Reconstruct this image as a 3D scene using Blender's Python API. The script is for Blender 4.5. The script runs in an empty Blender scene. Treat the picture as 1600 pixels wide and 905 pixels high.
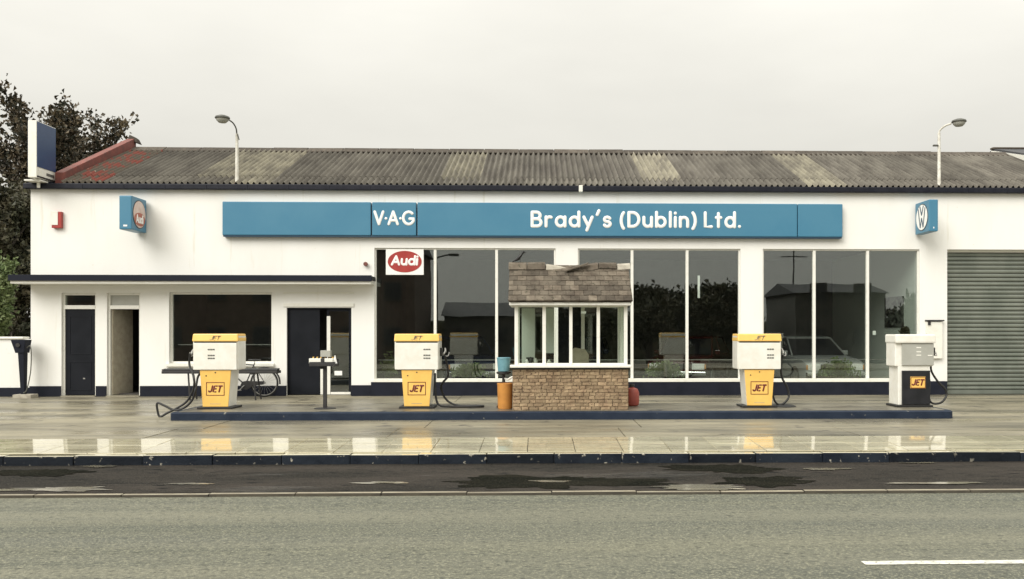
import bpy, bmesh, math, random
from mathutils import Vector, Matrix
R = math.radians
rng = random.Random(11)
scene = bpy.context.scene
C = scene.collection

# ------------------------------------------------------------------ camera
FPX, PX, PY, TH, CAM = 1375.0, 880.0, 518.0, R(1.65), Vector((0.0, -22.0, 1.6))
cd = bpy.data.cameras.new('camera')
cam = bpy.data.objects.new('camera', cd); C.objects.link(cam)
cam.location = CAM
cam.rotation_euler = (R(90), 0, -TH)
cd.sensor_width = 36; cd.lens = 36 * FPX / 1600
cd.shift_x = -(PX - 800) / 1600; cd.shift_y = (PY - 452.5) / 1600
cd.clip_start = .05; cd.clip_end = 2000
scene.camera = cam

# ------------------------------------------------------------------ sky, sun, exposure
SUN_EL, SUN_AZ = 37, 217          # soft light from behind the photographer
w = bpy.data.worlds.new('World'); scene.world = w; w.use_nodes = True
nt = w.node_tree; nt.nodes.clear(); N = nt.nodes.new; L = nt.links.new
out = N('ShaderNodeOutputWorld'); bg = N('ShaderNodeBackground'); bg.inputs['Strength'].default_value = .1
sky = N('ShaderNodeTexSky'); sky.sky_type = 'NISHITA'; sky.sun_disc = False
sky.sun_elevation = R(SUN_EL); sky.sun_rotation = R(SUN_AZ); sky.air_density = 1.5; sky.dust_density = 4
tc = N('ShaderNodeTexCoord'); sep = N('ShaderNodeSeparateXYZ'); L(tc.outputs['Generated'], sep.inputs[0])
mx = N('ShaderNodeMath'); mx.operation = 'MAXIMUM'; mx.inputs[1].default_value = 0; L(sep.outputs['Z'], mx.inputs[0])
pw = N('ShaderNodeMath'); pw.operation = 'POWER'; pw.inputs[1].default_value = 1.6; L(mx.outputs[0], pw.inputs[0])
cie = N('ShaderNodeMath'); cie.operation = 'MULTIPLY_ADD'; cie.inputs[1].default_value = 2.6; cie.inputs[2].default_value = 1.0
L(pw.outputs[0], cie.inputs[0])                                   # overcast sky, brightest overhead
mp = N('ShaderNodeMapping'); mp.inputs['Scale'].default_value = (1.2, 1.2, 3.5); L(tc.outputs['Generated'], mp.inputs[0])
cn = N('ShaderNodeTexNoise'); cn.inputs['Scale'].default_value = 2.4; cn.inputs['Detail'].default_value = 5; L(mp.outputs[0], cn.inputs['Vector'])
cr = N('ShaderNodeMapRange'); cr.inputs[1].default_value = .3; cr.inputs[2].default_value = .7; cr.inputs[3].default_value = .93; cr.inputs[4].default_value = 1.06
L(cn.outputs['Fac'], cr.inputs[0])
mul = N('ShaderNodeMath'); mul.operation = 'MULTIPLY'; L(cie.outputs[0], mul.inputs[0]); L(cr.outputs[0], mul.inputs[1])
cloud = N('ShaderNodeVectorMath'); cloud.operation = 'SCALE'; cloud.inputs[0].default_value = (4.0, 3.9, 3.55); L(mul.outputs[0], cloud.inputs['Scale'])
hs = N('ShaderNodeHueSaturation'); hs.inputs['Saturation'].default_value = .25; L(sky.outputs[0], hs.inputs['Color'])
mixw = N('ShaderNodeMix'); mixw.data_type = 'RGBA'; mixw.inputs[0].default_value = .93
L(hs.outputs[0], mixw.inputs[6]); L(cloud.outputs[0], mixw.inputs[7])
L(mixw.outputs[2], bg.inputs[0]); L(bg.outputs[0], out.inputs[0])
sd = bpy.data.lights.new('sun', 'SUN'); sd.energy = 1.5; sd.angle = R(38); sd.color = (1, .965, .9)
sun = bpy.data.objects.new('sun', sd); C.objects.link(sun)
sdir = Vector((math.sin(R(SUN_AZ)) * math.cos(R(SUN_EL)), math.cos(R(SUN_AZ)) * math.cos(R(SUN_EL)), math.sin(R(SUN_EL))))
sun.rotation_euler = (-sdir).to_track_quat('-Z', 'Y').to_euler(); sun.location = sdir * 60
scene.view_settings.view_transform = 'Standard'; scene.view_settings.look = 'None'
scene.view_settings.gamma = 1; scene.view_settings.use_curve_mapping = False
scene.view_settings.exposure = 0.8
scene.cycles.max_bounces = 8; scene.cycles.transparent_max_bounces = 16

# ------------------------------------------------------------------ measuring: photo pixel -> point on the plane Y
def at(u, v, Y):
    d = Vector((FPX * math.sin(TH) + (u - PX) * math.cos(TH), FPX * math.cos(TH) - (u - PX) * math.sin(TH), PY - v))
    return CAM + d * ((Y - CAM.y) / d.y)
def ax(u, Y=0.0): return at(u, 500, Y).x
def az(v, Y=0.0, u=860): return at(u, v, Y).z

# ------------------------------------------------------------------ materials
MATS = {}
def mat(name, c, c2=None, sc=3., st=(1, 1, 1), rough=.6, r2=None, bump=0., bs=60., metal=0., rnd=0., spec=.5, lo=.38, hi=.62,
        c3=None, sc3=90., th3=.66, rsc=None, rlo=.4, rhi=.6, bst=(1, 1, 1), coat=0., crough=.05, soft=.03, c4=None, sc4=20., th4=.6, st4=(1, 1, 1), soft4=.05):
    if name in MATS: return MATS[name]
    m = bpy.data.materials.new(name); m.use_nodes = True; MATS[name] = m
    t = m.node_tree; n = t.nodes; l = t.links.new; b = n['Principled BSDF']
    b.inputs['Metallic'].default_value = metal; b.inputs['Specular IOR Level'].default_value = spec
    b.inputs['Roughness'].default_value = rough
    b.inputs['Coat Weight'].default_value = coat; b.inputs['Coat Roughness'].default_value = crough; b.inputs['Coat IOR'].default_value = 1.4
    geo = n.new('ShaderNodeNewGeometry')
    def noise(scale, stretch=(1, 1, 1), det=6):
        mpn = n.new('ShaderNodeMapping'); mpn.inputs['Scale'].default_value = stretch; l(geo.outputs['Position'], mpn.inputs[0])
        x = n.new('ShaderNodeTexNoise'); x.inputs['Scale'].default_value = scale; x.inputs['Detail'].default_value = det
        x.inputs['Roughness'].default_value = .62; l(mpn.outputs[0], x.inputs['Vector']); return x.outputs['Fac']
    def rng_(f, a, bb, c_, d):
        x = n.new('ShaderNodeMapRange'); x.inputs[1].default_value = a; x.inputs[2].default_value = bb
        x.inputs[3].default_value = c_; x.inputs[4].default_value = d; l(f, x.inputs[0]); return x.outputs[0]
    def mix(f, a, bb):
        x = n.new('ShaderNodeMix'); x.data_type = 'RGBA'
        l(f, x.inputs[0])
        for k, q in ((6, a), (7, bb)):
            if isinstance(q, tuple): x.inputs[k].default_value = (*q, 1)
            else: l(q, x.inputs[k])
        return x.outputs[2]
    col = c
    if c2: col = mix(rng_(noise(sc, st), lo, hi, 0, 1), c, c2)
    if c3: col = mix(rng_(noise(sc3, (1, 1, 1), 3), th3 - soft, th3 + soft, 0, 1), col, c3)
    if c4: col = mix(rng_(noise(sc4, st4, 4), th4 - soft4, th4 + soft4, 0, 1), col, c4)
    if rnd:
        oi = n.new('ShaderNodeObjectInfo'); h = n.new('ShaderNodeHueSaturation')
        l(rng_(oi.outputs['Random'], 0, 1, 1 - rnd, 1 + rnd), h.inputs['Value'])
        if isinstance(col, tuple): h.inputs['Color'].default_value = (*col, 1)
        else: l(col, h.inputs['Color'])
        col = h.outputs[0]
    if isinstance(col, tuple): b.inputs['Base Color'].default_value = (*col, 1)
    else: l(col, b.inputs['Base Color'])
    if r2 is not None: l(rng_(noise(rsc or sc, st, 4), rlo, rhi, rough, r2), b.inputs['Roughness'])
    if bump:
        bp = n.new('ShaderNodeBump'); bp.inputs['Strength'].default_value = bump; bp.inputs['Distance'].default_value = .02
        l(noise(bs, bst, 5), bp.inputs['Height']); l(bp.outputs[0], b.inputs['Normal'])
    return m

def glass(name, tint, ior, extra=.0):
    m = bpy.data.materials.new(name); m.use_nodes = True; MATS[name] = m
    t = m.node_tree; n = t.nodes; l = t.links.new; n.remove(n['Principled BSDF'])
    tr = n.new('ShaderNodeBsdfTransparent'); tr.inputs[0].default_value = (*tint, 1)
    gl = n.new('ShaderNodeBsdfGlossy'); gl.inputs['Roughness'].default_value = .0; gl.inputs[0].default_value = (.97, 1, .98, 1)
    geo = n.new('ShaderNodeNewGeometry'); ns = n.new('ShaderNodeTexNoise'); ns.inputs['Scale'].default_value = .9; ns.inputs['Detail'].default_value = 1
    l(geo.outputs['Position'], ns.inputs['Vector']); bp = n.new('ShaderNodeBump'); bp.inputs['Strength'].default_value = .025; bp.inputs['Distance'].default_value = .05
    l(ns.outputs['Fac'], bp.inputs['Height']); l(bp.outputs[0], gl.inputs['Normal'])
    lw = n.new('ShaderNodeLayerWeight'); lw.inputs[0].default_value = .5
    p5 = n.new('ShaderNodeMath'); p5.operation = 'POWER'; p5.inputs[1].default_value = 5; l(lw.outputs['Facing'], p5.inputs[0])
    fr = n.new('ShaderNodeMath'); fr.operation = 'MULTIPLY_ADD'; fr.inputs[1].default_value = 1 - ior; fr.inputs[2].default_value = ior; l(p5.outputs[0], fr.inputs[0])
    mx_ = n.new('ShaderNodeMixShader'); l(fr.outputs[0], mx_.inputs[0]); l(tr.outputs[0], mx_.inputs[1]); l(gl.outputs[0], mx_.inputs[2])
    l(mx_.outputs[0], n['Material Output'].inputs[0])
    return m

M = {}
M['render'] = mat('white_render', (.835, .83, .795), (.79, .78, .73), 1.1, (1, 1, .35), rough=.75, bump=.12, bs=35, lo=.42, hi=.8, c3=(.62, .59, .49), sc3=7, th3=.74, c4=(.74, .725, .65), sc4=1.6, th4=.67, st4=(2.6, 1, .22))
M['trim'] = mat('white_gloss_paint', (.80, .79, .72), (.70, .68, .58), 6, rough=.35, lo=.5, hi=.85)
M['trimb'] = mat('white_frame_paint', (.80, .79, .73), (.55, .53, .45), 9, rough=.4, lo=.55, hi=.9)
M['navy'] = mat('navy_paint', (.008, .010, .018), (.014, .016, .026), 3, (1, 1, 1), rough=.6, r2=.8, spec=.2, bump=.1, bs=25, c3=(.05, .05, .05), sc3=18, th3=.76)
M['kerbpaint'] = mat('worn_navy_kerb_paint', (.005, .008, .014), (.014, .019, .027), 2.2, rough=.6, r2=.8, spec=.2, bump=.4, bs=18, c3=(.30, .28, .23), sc3=9, th3=.655, rnd=.4)
M['islandpaint'] = mat('worn_blue_kerb_paint', (.010, .018, .036), (.017, .027, .048), 3, rough=.6, spec=.25, bump=.3, bs=22, c3=(.25, .24, .2), sc3=11, th3=.72)
M['door'] = mat('black_door_paint', (.004, .0055, .009), (.008, .0095, .014), 2, rough=.5, r2=.6, spec=.2)
M['blue'] = mat('sign_blue', (.050, .188, .30), (.062, .205, .315), .8, rough=.38, bump=.03, bs=4)
M['bluedark'] = mat('sign_dark_blue_and_shade', (.02, .06, .11), rough=.45)  # dark blue, also paints the shade along the fascia's bottom edge
M['deepblue'] = mat('deep_blue_sign_face', (.014, .045, .125), (.02, .055, .14), 2, rough=.3)
M['white'] = mat('white_letter', (.85, .85, .82), rough=.4)
M['red'] = mat('oval_red', (.34, .035, .03), (.38, .05, .04), 4, rough=.35)
M['brown'] = mat('disc_brown_red', (.38, .10, .06), rough=.3)
M['dark'] = mat('dark_metal', (.018, .018, .02), (.03, .028, .026), 8, rough=.45, r2=.6)
M['rubber'] = mat('black_rubber', (.012, .012, .012), rough=.5)
M['yellow'] = mat('pump_yellow', (.87, .56, .15), (.83, .51, .13), 4, rough=.32, c3=(.55, .3, .08), sc3=35, th3=.74)
M['pumpwhite'] = mat('pump_white_enamel', (.82, .81, .75), (.76, .74, .66), 5, rough=.25, c3=(.5, .45, .36), sc3=30, th3=.77)
M['pumpgrey'] = mat('pump_grey_panel', (.36, .36, .32), (.40, .40, .36), 5, rough=.4)
M['pumpblack'] = mat('pump_black_panel', (.012, .013, .016), (.02, .021, .025), 5, rough=.3)
M['jetred'] = mat('jet_dark_red', (.13, .012, .012), rough=.4)
M['digits'] = mat('digit_grey', (.12, .12, .11), rough=.5)
M['steel'] = mat('galvanised_steel', (.42, .42, .40), (.33, .32, .3), 12, rough=.35, metal=.7)
M['shutter'] = mat('shutter_grey', (.165, .18, .15), (.12, .135, .112), 1.4, (1, 1, .6), rough=.45, rnd=.06)
M['polewhite'] = mat('pole_white', (.78, .77, .7), (.6, .57, .5), 10, rough=.4)
M['lampgrey'] = mat('lamp_grey', (.07, .07, .06), (.1, .1, .085), 10, rough=.5)
rs = dict(rough=.85, bump=.12, bs=30, spec=.25)
M['sheet'] = mat('asbestos_grey', (.155, .143, .120), (.092, .083, .070), 1.6, (1.6, .5, .5), rnd=.16, c3=(.17, .15, .12), sc3=14, th3=.66, soft=.06, **rs)
M['sheetpale'] = mat('asbestos_pale_lichen', (.27, .25, .19), (.15, .137, .11), 2.2, (1.5, .6, .6), rnd=.12, c3=(.10, .08, .06), sc3=12, th3=.68, soft=.06, **rs)
M['sheetred'] = mat('asbestos_red_patches', (.20, .055, .04), (.10, .085, .065), 2.2, (1, 1, 1), rnd=.1, lo=.44, hi=.52, c3=(.36, .33, .26), sc3=9, th3=.68, **rs)
M['ridge'] = mat('ridge_cap_brown', (.06, .05, .04), (.10, .085, .068), 5, rnd=.25, c3=(.05, .04, .035), sc3=20, th3=.6, **rs)
M['verge'] = mat('red_verge', (.21, .06, .045), (.14, .05, .04), 5, rough=.7, bump=.2, bs=25)
M['gutter'] = mat('gutter_navy', (.007, .008, .015), (.013, .014, .022), 5, rough=.5, spec=.25)
M['tile'] = mat('kiosk_tile', (.085, .068, .051), (.14, .118, .09), 5, rough=.85, spec=.25, rnd=.42, bump=.3, bs=40, c3=(.05, .045, .03), sc3=16, th3=.63)
M['mortar'] = mat('mortar_grey', (.42, .39, .32), (.3, .27, .22), 9, rough=.9, bump=.4, bs=40)
M['stone'] = mat('kiosk_stone', (.36, .27, .17), (.27, .19, .12), 6, rough=.85, spec=.2, rnd=.24, bump=.5, bs=30, c3=(.13, .085, .06), sc3=22, th3=.62)
M['stonejoint'] = mat('kiosk_joint', (.26, .20, .13), (.18, .135, .09), 9, rough=.95, bump=.4, bs=40)
M['orange'] = mat('orange_bin', (.66, .30, .07), (.55, .24, .06), 5, rough=.5)
M['bucket'] = mat('pale_blue_plastic', (.17, .36, .42), (.13, .29, .35), 8, rough=.4)
M['gasred'] = mat('faded_red', (.36, .075, .05), (.28, .06, .045), 8, rough=.5)
M['beige'] = mat('beige_cloth', (.42, .38, .29), (.34, .3, .23), 8, rough=.9)
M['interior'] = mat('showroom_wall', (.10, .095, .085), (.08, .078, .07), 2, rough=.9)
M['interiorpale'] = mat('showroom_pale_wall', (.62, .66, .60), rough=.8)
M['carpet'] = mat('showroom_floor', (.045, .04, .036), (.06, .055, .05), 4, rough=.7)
M['poster'] = mat('poster_dark', (.02, .02, .02), (.14, .15, .13), 4, (1, 1, 2), rough=.5, lo=.45, hi=.55)
M['terracotta'] = mat('terracotta', (.3, .11, .06), rough=.8)
M['leaf'] = mat('leaf_dark', (.030, .036, .018), (.075, .062, .032), 1.6, rough=.6, c3=(.10, .10, .05), sc3=5, th3=.6)
M['leafbrown'] = mat('leaf_autumn', (.075, .056, .034), (.13, .10, .055), 1.9, rough=.6, c3=(.028, .03, .017), sc3=4, th3=.52)
M['leafgreen'] = mat('leaf_green', (.10, .15, .05), (.18, .22, .09), 3, rough=.5)
M['bark'] = mat('bark', (.06, .048, .036), (.035, .03, .025), 9, rough=.9, bump=.5, bs=30)
M['chrome'] = mat('chrome', (.75, .75, .75), rough=.12, metal=1)
M['tyre'] = mat('tyre', (.014, .014, .014), rough=.8)
M['silver'] = mat('car_silver', (.5, .51, .5), rough=.25, metal=.4)
M['carred'] = mat('car_red', (.05, .008, .008), rough=.15)
M['carblue'] = mat('car_dark_blue', (.012, .02, .05), rough=.15)
M['lampclear'] = mat('headlamp', (.8, .8, .76), rough=.1)
M['lampred'] = mat('tail_lamp', (.5, .02, .01), rough=.15)
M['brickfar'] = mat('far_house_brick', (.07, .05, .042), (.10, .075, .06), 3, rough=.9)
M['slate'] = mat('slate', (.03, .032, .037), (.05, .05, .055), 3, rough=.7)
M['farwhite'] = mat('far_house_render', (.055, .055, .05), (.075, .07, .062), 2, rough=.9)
M['linewhite'] = mat('road_line_paint', (.66, .65, .58), (.30, .29, .24), 11, rough=.65, lo=.46, hi=.72, c3=(.14, .14, .1), sc3=40, th3=.64)
# ground, wet after rain
M['road'] = mat('road_asphalt', (.160, .158, .115), (.068, .076, .062), 1.5, (.07, 1.15, 1), rough=.75, r2=.42, bump=1.0, bs=42, c3=(.25, .245, .175), sc3=46, th3=.57, soft=.07, rsc=.6, spec=.35, lo=.34, hi=.68, c4=(.03, .034, .026), sc4=21, th4=.63, st4=(.7, 1.0, 1), soft4=.10)
M['strip'] = mat('dark_wet_asphalt', (.036, .030, .025), (.012, .011, .009), 1.2, (.3, 1.1, 1), rough=.85, r2=.14, spec=.16, bump=.8, bs=40, c3=(.06, .053, .042), sc3=50, th3=.6, soft=.09, rsc=1.1, rlo=.60, rhi=.70, c4=(.004, .004, .0035), sc4=9, th4=.62, st4=(.4, 1.2, 1))
M['stripwet'] = mat('puddle_film', (.05, .048, .038), rough=.12, r2=.3, sc=3)
M['pave'] = mat('wet_pavement_slab', (.55, .51, .35), (.40, .36, .245), 1.6, (.3, 2.6, 1), rough=.16, r2=.45, bump=.09, bs=9, rnd=.12, c4=(.24, .21, .14), sc4=5, th4=.64, st4=(.5, 2, 1), rsc=1.1, rlo=.42, rhi=.62, spec=.5, coat=1, crough=.035)
M['conc'] = mat('forecourt_concrete', (.28, .252, .178), (.125, .114, .084), .75, (.4, 1.9, 1), rough=.55, r2=.25, bump=.18, bs=30, rnd=.07, c3=(.10, .09, .07), sc3=2.1, th3=.64, rsc=.7)
M['joint'] = mat('ground_joint', (.05, .043, .033), (.08, .07, .05), 4, rough=.85)
M['islandtop'] = mat('island_concrete', (.19, .175, .13), (.12, .105, .08), 1.4, (.5, 1.4, 1), rough=.45, r2=.3, bump=.2, bs=30, c3=(.06, .055, .045), sc3=3, th3=.62)
M['kerbstone'] = mat('pale_kerb_stone', (.30, .27, .195), (.2, .17, .12), 4, rough=.5, bump=.3, bs=25, rnd=.2)
M['earth'] = mat('ground_far', (.09, .085, .06), (.07, .075, .045), .5, rough=.9)
G1 = glass('showroom_glass', (.90, .93, .91), .12)
G2 = glass('kiosk_glass', (.93, .96, .93), .08)

# ------------------------------------------------------------------ mesh helpers
class MB:
    def __init__(s): s.v = []; s.f = []
    def add(s, vs, fs):
        k = len(s.v); s.v += [tuple(p) for p in vs]; s.f += [tuple(i + k for i in f) for f in fs]; return s
    def box(s, x0, x1, y0, y1, z0, z1):
        return s.add([(x0, y0, z0), (x1, y0, z0), (x1, y1, z0), (x0, y1, z0), (x0, y0, z1), (x1, y0, z1), (x1, y1, z1), (x0, y1, z1)],
                     [(0, 3, 2, 1), (4, 5, 6, 7), (0, 1, 5, 4), (1, 2, 6, 5), (2, 3, 7, 6), (3, 0, 4, 7)])
    def hexa(s, lo, hi):      # two quads (same order), loft
        return s.add(list(lo) + list(hi), [(0, 3, 2, 1), (4, 5, 6, 7), (0, 1, 5, 4), (1, 2, 6, 5), (2, 3, 7, 6), (3, 0, 4, 7)])
    def loft(s, rings, cap=True):
        k = len(s.v); n = len(rings[0])
        for r in rings: s.v += [tuple(p) for p in r]
        for i in range(len(rings) - 1):
            for j in range(n):
                a = k + i * n + j; b = k + i * n + (j + 1) % n
                s.f.append((a, b, b + n, a + n))
        if cap:
            s.f.append(tuple(k + j for j in reversed(range(n)))); s.f.append(tuple(k + (len(rings) - 1) * n + j for j in range(n)))
        return s
    def lathe(s, prof, c=(0, 0, 0), n=16, axis='z'):
        rings = []
        for r, h in prof:
            ring = []
            for j in range(n):
                a = 2 * math.pi * j / n; p = (r * math.cos(a), r * math.sin(a), h)
                if axis == 'x': p = (p[2], p[0], p[1])
                if axis == 'y': p = (p[1], p[2], p[0])
                ring.append((c[0] + p[0], c[1] + p[1], c[2] + p[2]))
            rings.append(ring)
        return s.loft(rings)
    def tube(s, pts, r, n=8, r1=None):
        pts = [Vector(p) for p in pts]; m = len(pts); rings = []
        up = Vector((0, 0, 1)); last = None
        for i, p in enumerate(pts):
            t = (pts[min(i + 1, m - 1)] - pts[max(i - 1, 0)]).normalized()
            if last is None:
                ref = up if abs(t.dot(up)) < .9 else Vector((1, 0, 0)); u = t.cross(ref).normalized()
            else:
                u = (last - t * last.dot(t)).normalized()
            last = u; vv = t.cross(u)
            rr = r if r1 is None else r + (r1 - r) * i / (m - 1)
            rings.append([p + (u * math.cos(2 * math.pi * j / n) + vv * math.sin(2 * math.pi * j / n)) * rr for j in range(n)])
        return s.loft(rings)
    def build(s, name, m, parent=None, bevel=0., smooth=False, origin=None, seg=2):
        me = bpy.data.meshes.new(name); o0 = Vector(origin) if origin else (wloc(parent) if parent else Vector())
        me.from_pydata([tuple(Vector(p) - o0) for p in s.v], [], s.f)
        bm = bmesh.new(); bm.from_mesh(me)
        bmesh.ops.recalc_face_normals(bm, faces=bm.faces)
        if bevel:
            es = [e for e in bm.edges if len(e.link_faces) == 2 and e.calc_face_angle(0) > R(25)]
            bmesh.ops.bevel(bm, geom=es, offset=bevel, segments=seg, profile=.6, affect='EDGES', clamp_overlap=True)
        bm.to_mesh(me); bm.free()
        if smooth:
            me.polygons.foreach_set('use_smooth', [True] * len(me.polygons)); me.set_sharp_from_angle(angle=R(40))
        me.materials.append(m)
        o = bpy.data.objects.new(name, me); C.objects.link(o)
        if parent: o.parent = parent; o.location = o0 - wloc(parent)
        else: o.location = o0
        return o
def wloc(o):
    p = Vector()
    while o: p = p + Vector(o.location); o = o.parent
    return p
def B(name, m, parent, x0, x1, y0, y1, z0, z1, bevel=0., **k):
    return MB().box(x0, x1, y0, y1, z0, z1).build(name, m, parent, bevel, **k)
def thing(name, label, cat, loc=(0, 0, 0), group=None):
    o = bpy.data.objects.new(name, None); C.objects.link(o); o.location = loc; o.empty_display_size = .2
    o['label'] = label; o['category'] = cat
    if group: o['group'] = group
    return o
def tag(o, label, cat, group=None):
    o['label'] = label; o['category'] = cat
    if group: o['group'] = group
    return o
def struct(o): o['kind'] = 'structure'; return o
def inst(src, name, parent, loc, scale=(1, 1, 1), rot=(0, 0, 0)):
    o = bpy.data.objects.new(name, src); C.objects.link(o); o.parent = parent
    o.location = Vector(loc) - wloc(parent); o.scale = scale; o.rotation_euler = rot; return o
def mesh_of(mb, name, m, bevel=0.):
    o = mb.build(name, m, None, bevel); me = o.data; bpy.data.objects.remove(o); return me
def copy_tree(o, parent=None):
    c = o.copy(); C.objects.link(c); c.parent = parent
    for ch in list(o.children): copy_tree(ch, c)
    return c
def spline(pts, k=6):
    P = [Vector(p) for p in pts]; P = [P[0] * 2 - P[1]] + P + [P[-1] * 2 - P[-2]]; o = []
    for i in range(1, len(P) - 2):
        for j in range(k):
            t = j / k; a, b, c, d = P[i - 1:i + 3]
            o.append(.5 * ((2 * b) + (c - a) * t + (2 * a - 5 * b + 4 * c - d) * t * t + (3 * b - a - 3 * c + d) * t ** 3))
    o.append(P[-2]); return o

# stroke lettering with rounded ends
def arc(cx, cy, rx, ry, a0, a1, n=14):
    return [(cx + rx * math.cos(R(a0 + (a1 - a0) * i / n)), cy + ry * math.sin(R(a0 + (a1 - a0) * i / n))) for i in range(n + 1)]
GL = {
 'B': ([[(0, 0), (0, 1)], [(0, 1), (.30, 1)] + arc(.30, .76, .24, .24, 90, -90) + [(0, .52)], [(0, .52), (.34, .52)] + arc(.34, .26, .26, .26, 90, -90) + [(0, 0)]], .60),
 'r': ([[(0, 0), (0, .66)], arc(.24, .40, .24, .26, 180, 65)], .34),
 'a': ([arc(.3, .33, .29, .33, 0, 360, 22), [(.6, .66), (.6, 0)]], .6),
 'd': ([arc(.3, .33, .29, .33, 0, 360, 22), [(.6, 1.02), (.6, 0)]], .6),
 'b': ([arc(.3, .33, .29, .33, 0, 360, 22), [(0, 1.02), (0, 0)]], .6),
 'y': ([[(0, .66), (.28, .04)], [(.56, .66), (.2, -.28)]], .56),
 "'": ([[(.12, 1.12), (0, .84)]], .12),
 's': ([arc(.22, .50, .19, .16, 25, 270, 12)[:-1] + arc(.22, .165, .21, .175, 90, -155, 12)], .43),
 '(': ([arc(.5, .42, .42, .72, 128, 232)], .26), ')': ([arc(-.24, .42, .42, .72, 52, -52)], .20),
 'D': ([[(0, 0), (0, 1)], [(0, 1), (.24, 1)] + arc(.24, .5, .44, .5, 90, -90, 18) + [(0, 0)]], .68),
 'u': ([[(0, .66), (0, .28)] + arc(.26, .28, .26, .28, 180, 360) + [(.52, .66)], [(.52, .66), (.52, 0)]], .52),
 'l': ([[(0, 1.02), (0, 0)]], 0), 'i': ([[(0, .66), (0, 0)], [(0, .97), (.001, .96)]], 0),
 'n': ([[(0, 0), (0, .66)], arc(.25, .4, .25, .26, 180, 0) + [(.5, 0)]], .5),
 'L': ([[(0, 1), (0, 0), (.42, 0)]], .42), 't': ([[(.14, .95), (.14, 0)], [(0, .66), (.30, .66)]], .3), '.': ([[(0, .02), (.001, .02)]], 0),
 'V': ([[(0, 1), (.36, 0)], [(.36, 0), (.72, 1)]], .72), 'A': ([[(0, 0), (.38, 1)], [(.38, 1), (.76, 0)], [(.14, .30), (.62, .30)]], .76),
 'G': ([arc(.46, .5, .46, .5, 48, 340, 20) + [(.92, .44), (.55, .44)]], .92), '*': ([[(0, .46), (.001, .46)]], 0),
 'J': ([[(.5, 1), (.5, .28)] + arc(.24, .28, .26, .28, 0, -150, 10)], .5),
 'E': ([[(.5, 1), (0, 1), (0, 0), (.5, 0)], [(0, .52), (.42, .52)]], .5), 'T': ([[(0, 1), (.6, 1)], [(.3, 1), (.3, 0)]], .6),
 'w': ([[(0, .66), (.16, 0), (.32, .6), (.48, 0), (.64, .66)]], .64), ' ': ([], .2)}
def lettering(name, text, m, parent, mapf, width, cap, r=.1, gap=.24, shear=0., dep=.012, kern=None):
    x = 0.; items = []
    for i, ch in enumerate(text):
        st, wd = GL[ch]
        for p in st: items.append([(x + a + shear * b, b) for a, b in p])
        x += wd + (gap if ch != ' ' else .12)
    lo = min(a for p in items for a, b in p) - r; hi = max(a for p in items for a, b in p) + r
    sx = width / (hi - lo); sz = cap / (1 + 2 * r); mb = MB()
    for ip, p in enumerate(items):
        q = [Vector(((a - lo) * sx, (b + r) * sz)) for a, b in p]; rr = r * (sx + sz) / 2
        q = [v for i, v in enumerate(q) if i == 0 or (v - q[i - 1]).length > 1e-6]
        if len(q) == 1: q = [q[0], q[0] + Vector((rr * .02, 0))]
        rings = []; m_ = len(q); nn = 8
        def ring(c, t, rad):
            nrm = Vector((-t.y, t.x)); return [mapf(c.x + nrm.x * rad * math.cos(2 * math.pi * j / nn), c.y + nrm.y * rad * math.cos(2 * math.pi * j / nn),
                                          (dep + .0004 * (ip % 7)) * (rad / rr) * math.sin(2 * math.pi * j / nn)) for j in range(nn)]
        T = [(q[min(i + 1, m_ - 1)] - q[max(i - 1, 0)]).normalized() for i in range(m_)]
        for k in (.98, .8, .45): rings.append(ring(q[0] - T[0] * rr * k, T[0], rr * math.sqrt(1 - k * k)))
        for c, t in zip(q, T): rings.append(ring(c, t, rr))
        for k in (.45, .8, .98): rings.append(ring(q[-1] + T[-1] * rr * k, T[-1], rr * math.sqrt(1 - k * k)))
        mb.loft(rings)
    return mb.build(name, m, parent, smooth=True)
def front(x0, z0, y): return lambda a, b, d: (x0 + a, y - d, z0 + b)          # reads from the street

# ================================================================== GROUND
ISL0, ISL1 = -6.05, -4.25                       # island front / back
PV0, PV1, PVZ = -10.1, -8.67, -.05              # pavement kerb / back edge
ST0, ZS, ZR = -12.25, -.185, -.212
gnd = struct(MB().add([(-220, -260, -.5), (220, -260, -.5), (220, 260, -.5), (-220, 260, -.5)], [(0, 1, 2, 3)]).build('ground', M['earth']))
fc = struct(B('forecourt', M['joint'], None, -40, 40, PV1, 0.0, -.45, -.016))
xs = [-24 + 3.62 * i for i in range(14)]
ys = [PV1 + .006, -7.32, -4.1, -2.0, -.006]
for i in range(13):
    for j in range(4):
        dx = .4 * (j % 2)
        inst(mesh_of(MB().box(0, 3.62 - .014, 0, ys[j + 1] - ys[j] - .012, -.06, 0), 'concrete_slab', M['conc'], .006), 'concrete_slab', fc,
             (xs[i] + dx, ys[j], rng.uniform(-.003, .002)))
pv = struct(MB().hexa([(-40, PV0 + .16, -.4), (40, PV0 + .16, -.4), (40, PV1 - .004, -.4), (-40, PV1 - .004, -.4)],
                      [(-40, PV0 + .16, PVZ - .015), (40, PV0 + .16, PVZ - .015), (40, PV1 - .004, -.018), (-40, PV1 - .004, -.018)]).build('pavement', M['joint']))
sw = .66
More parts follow.
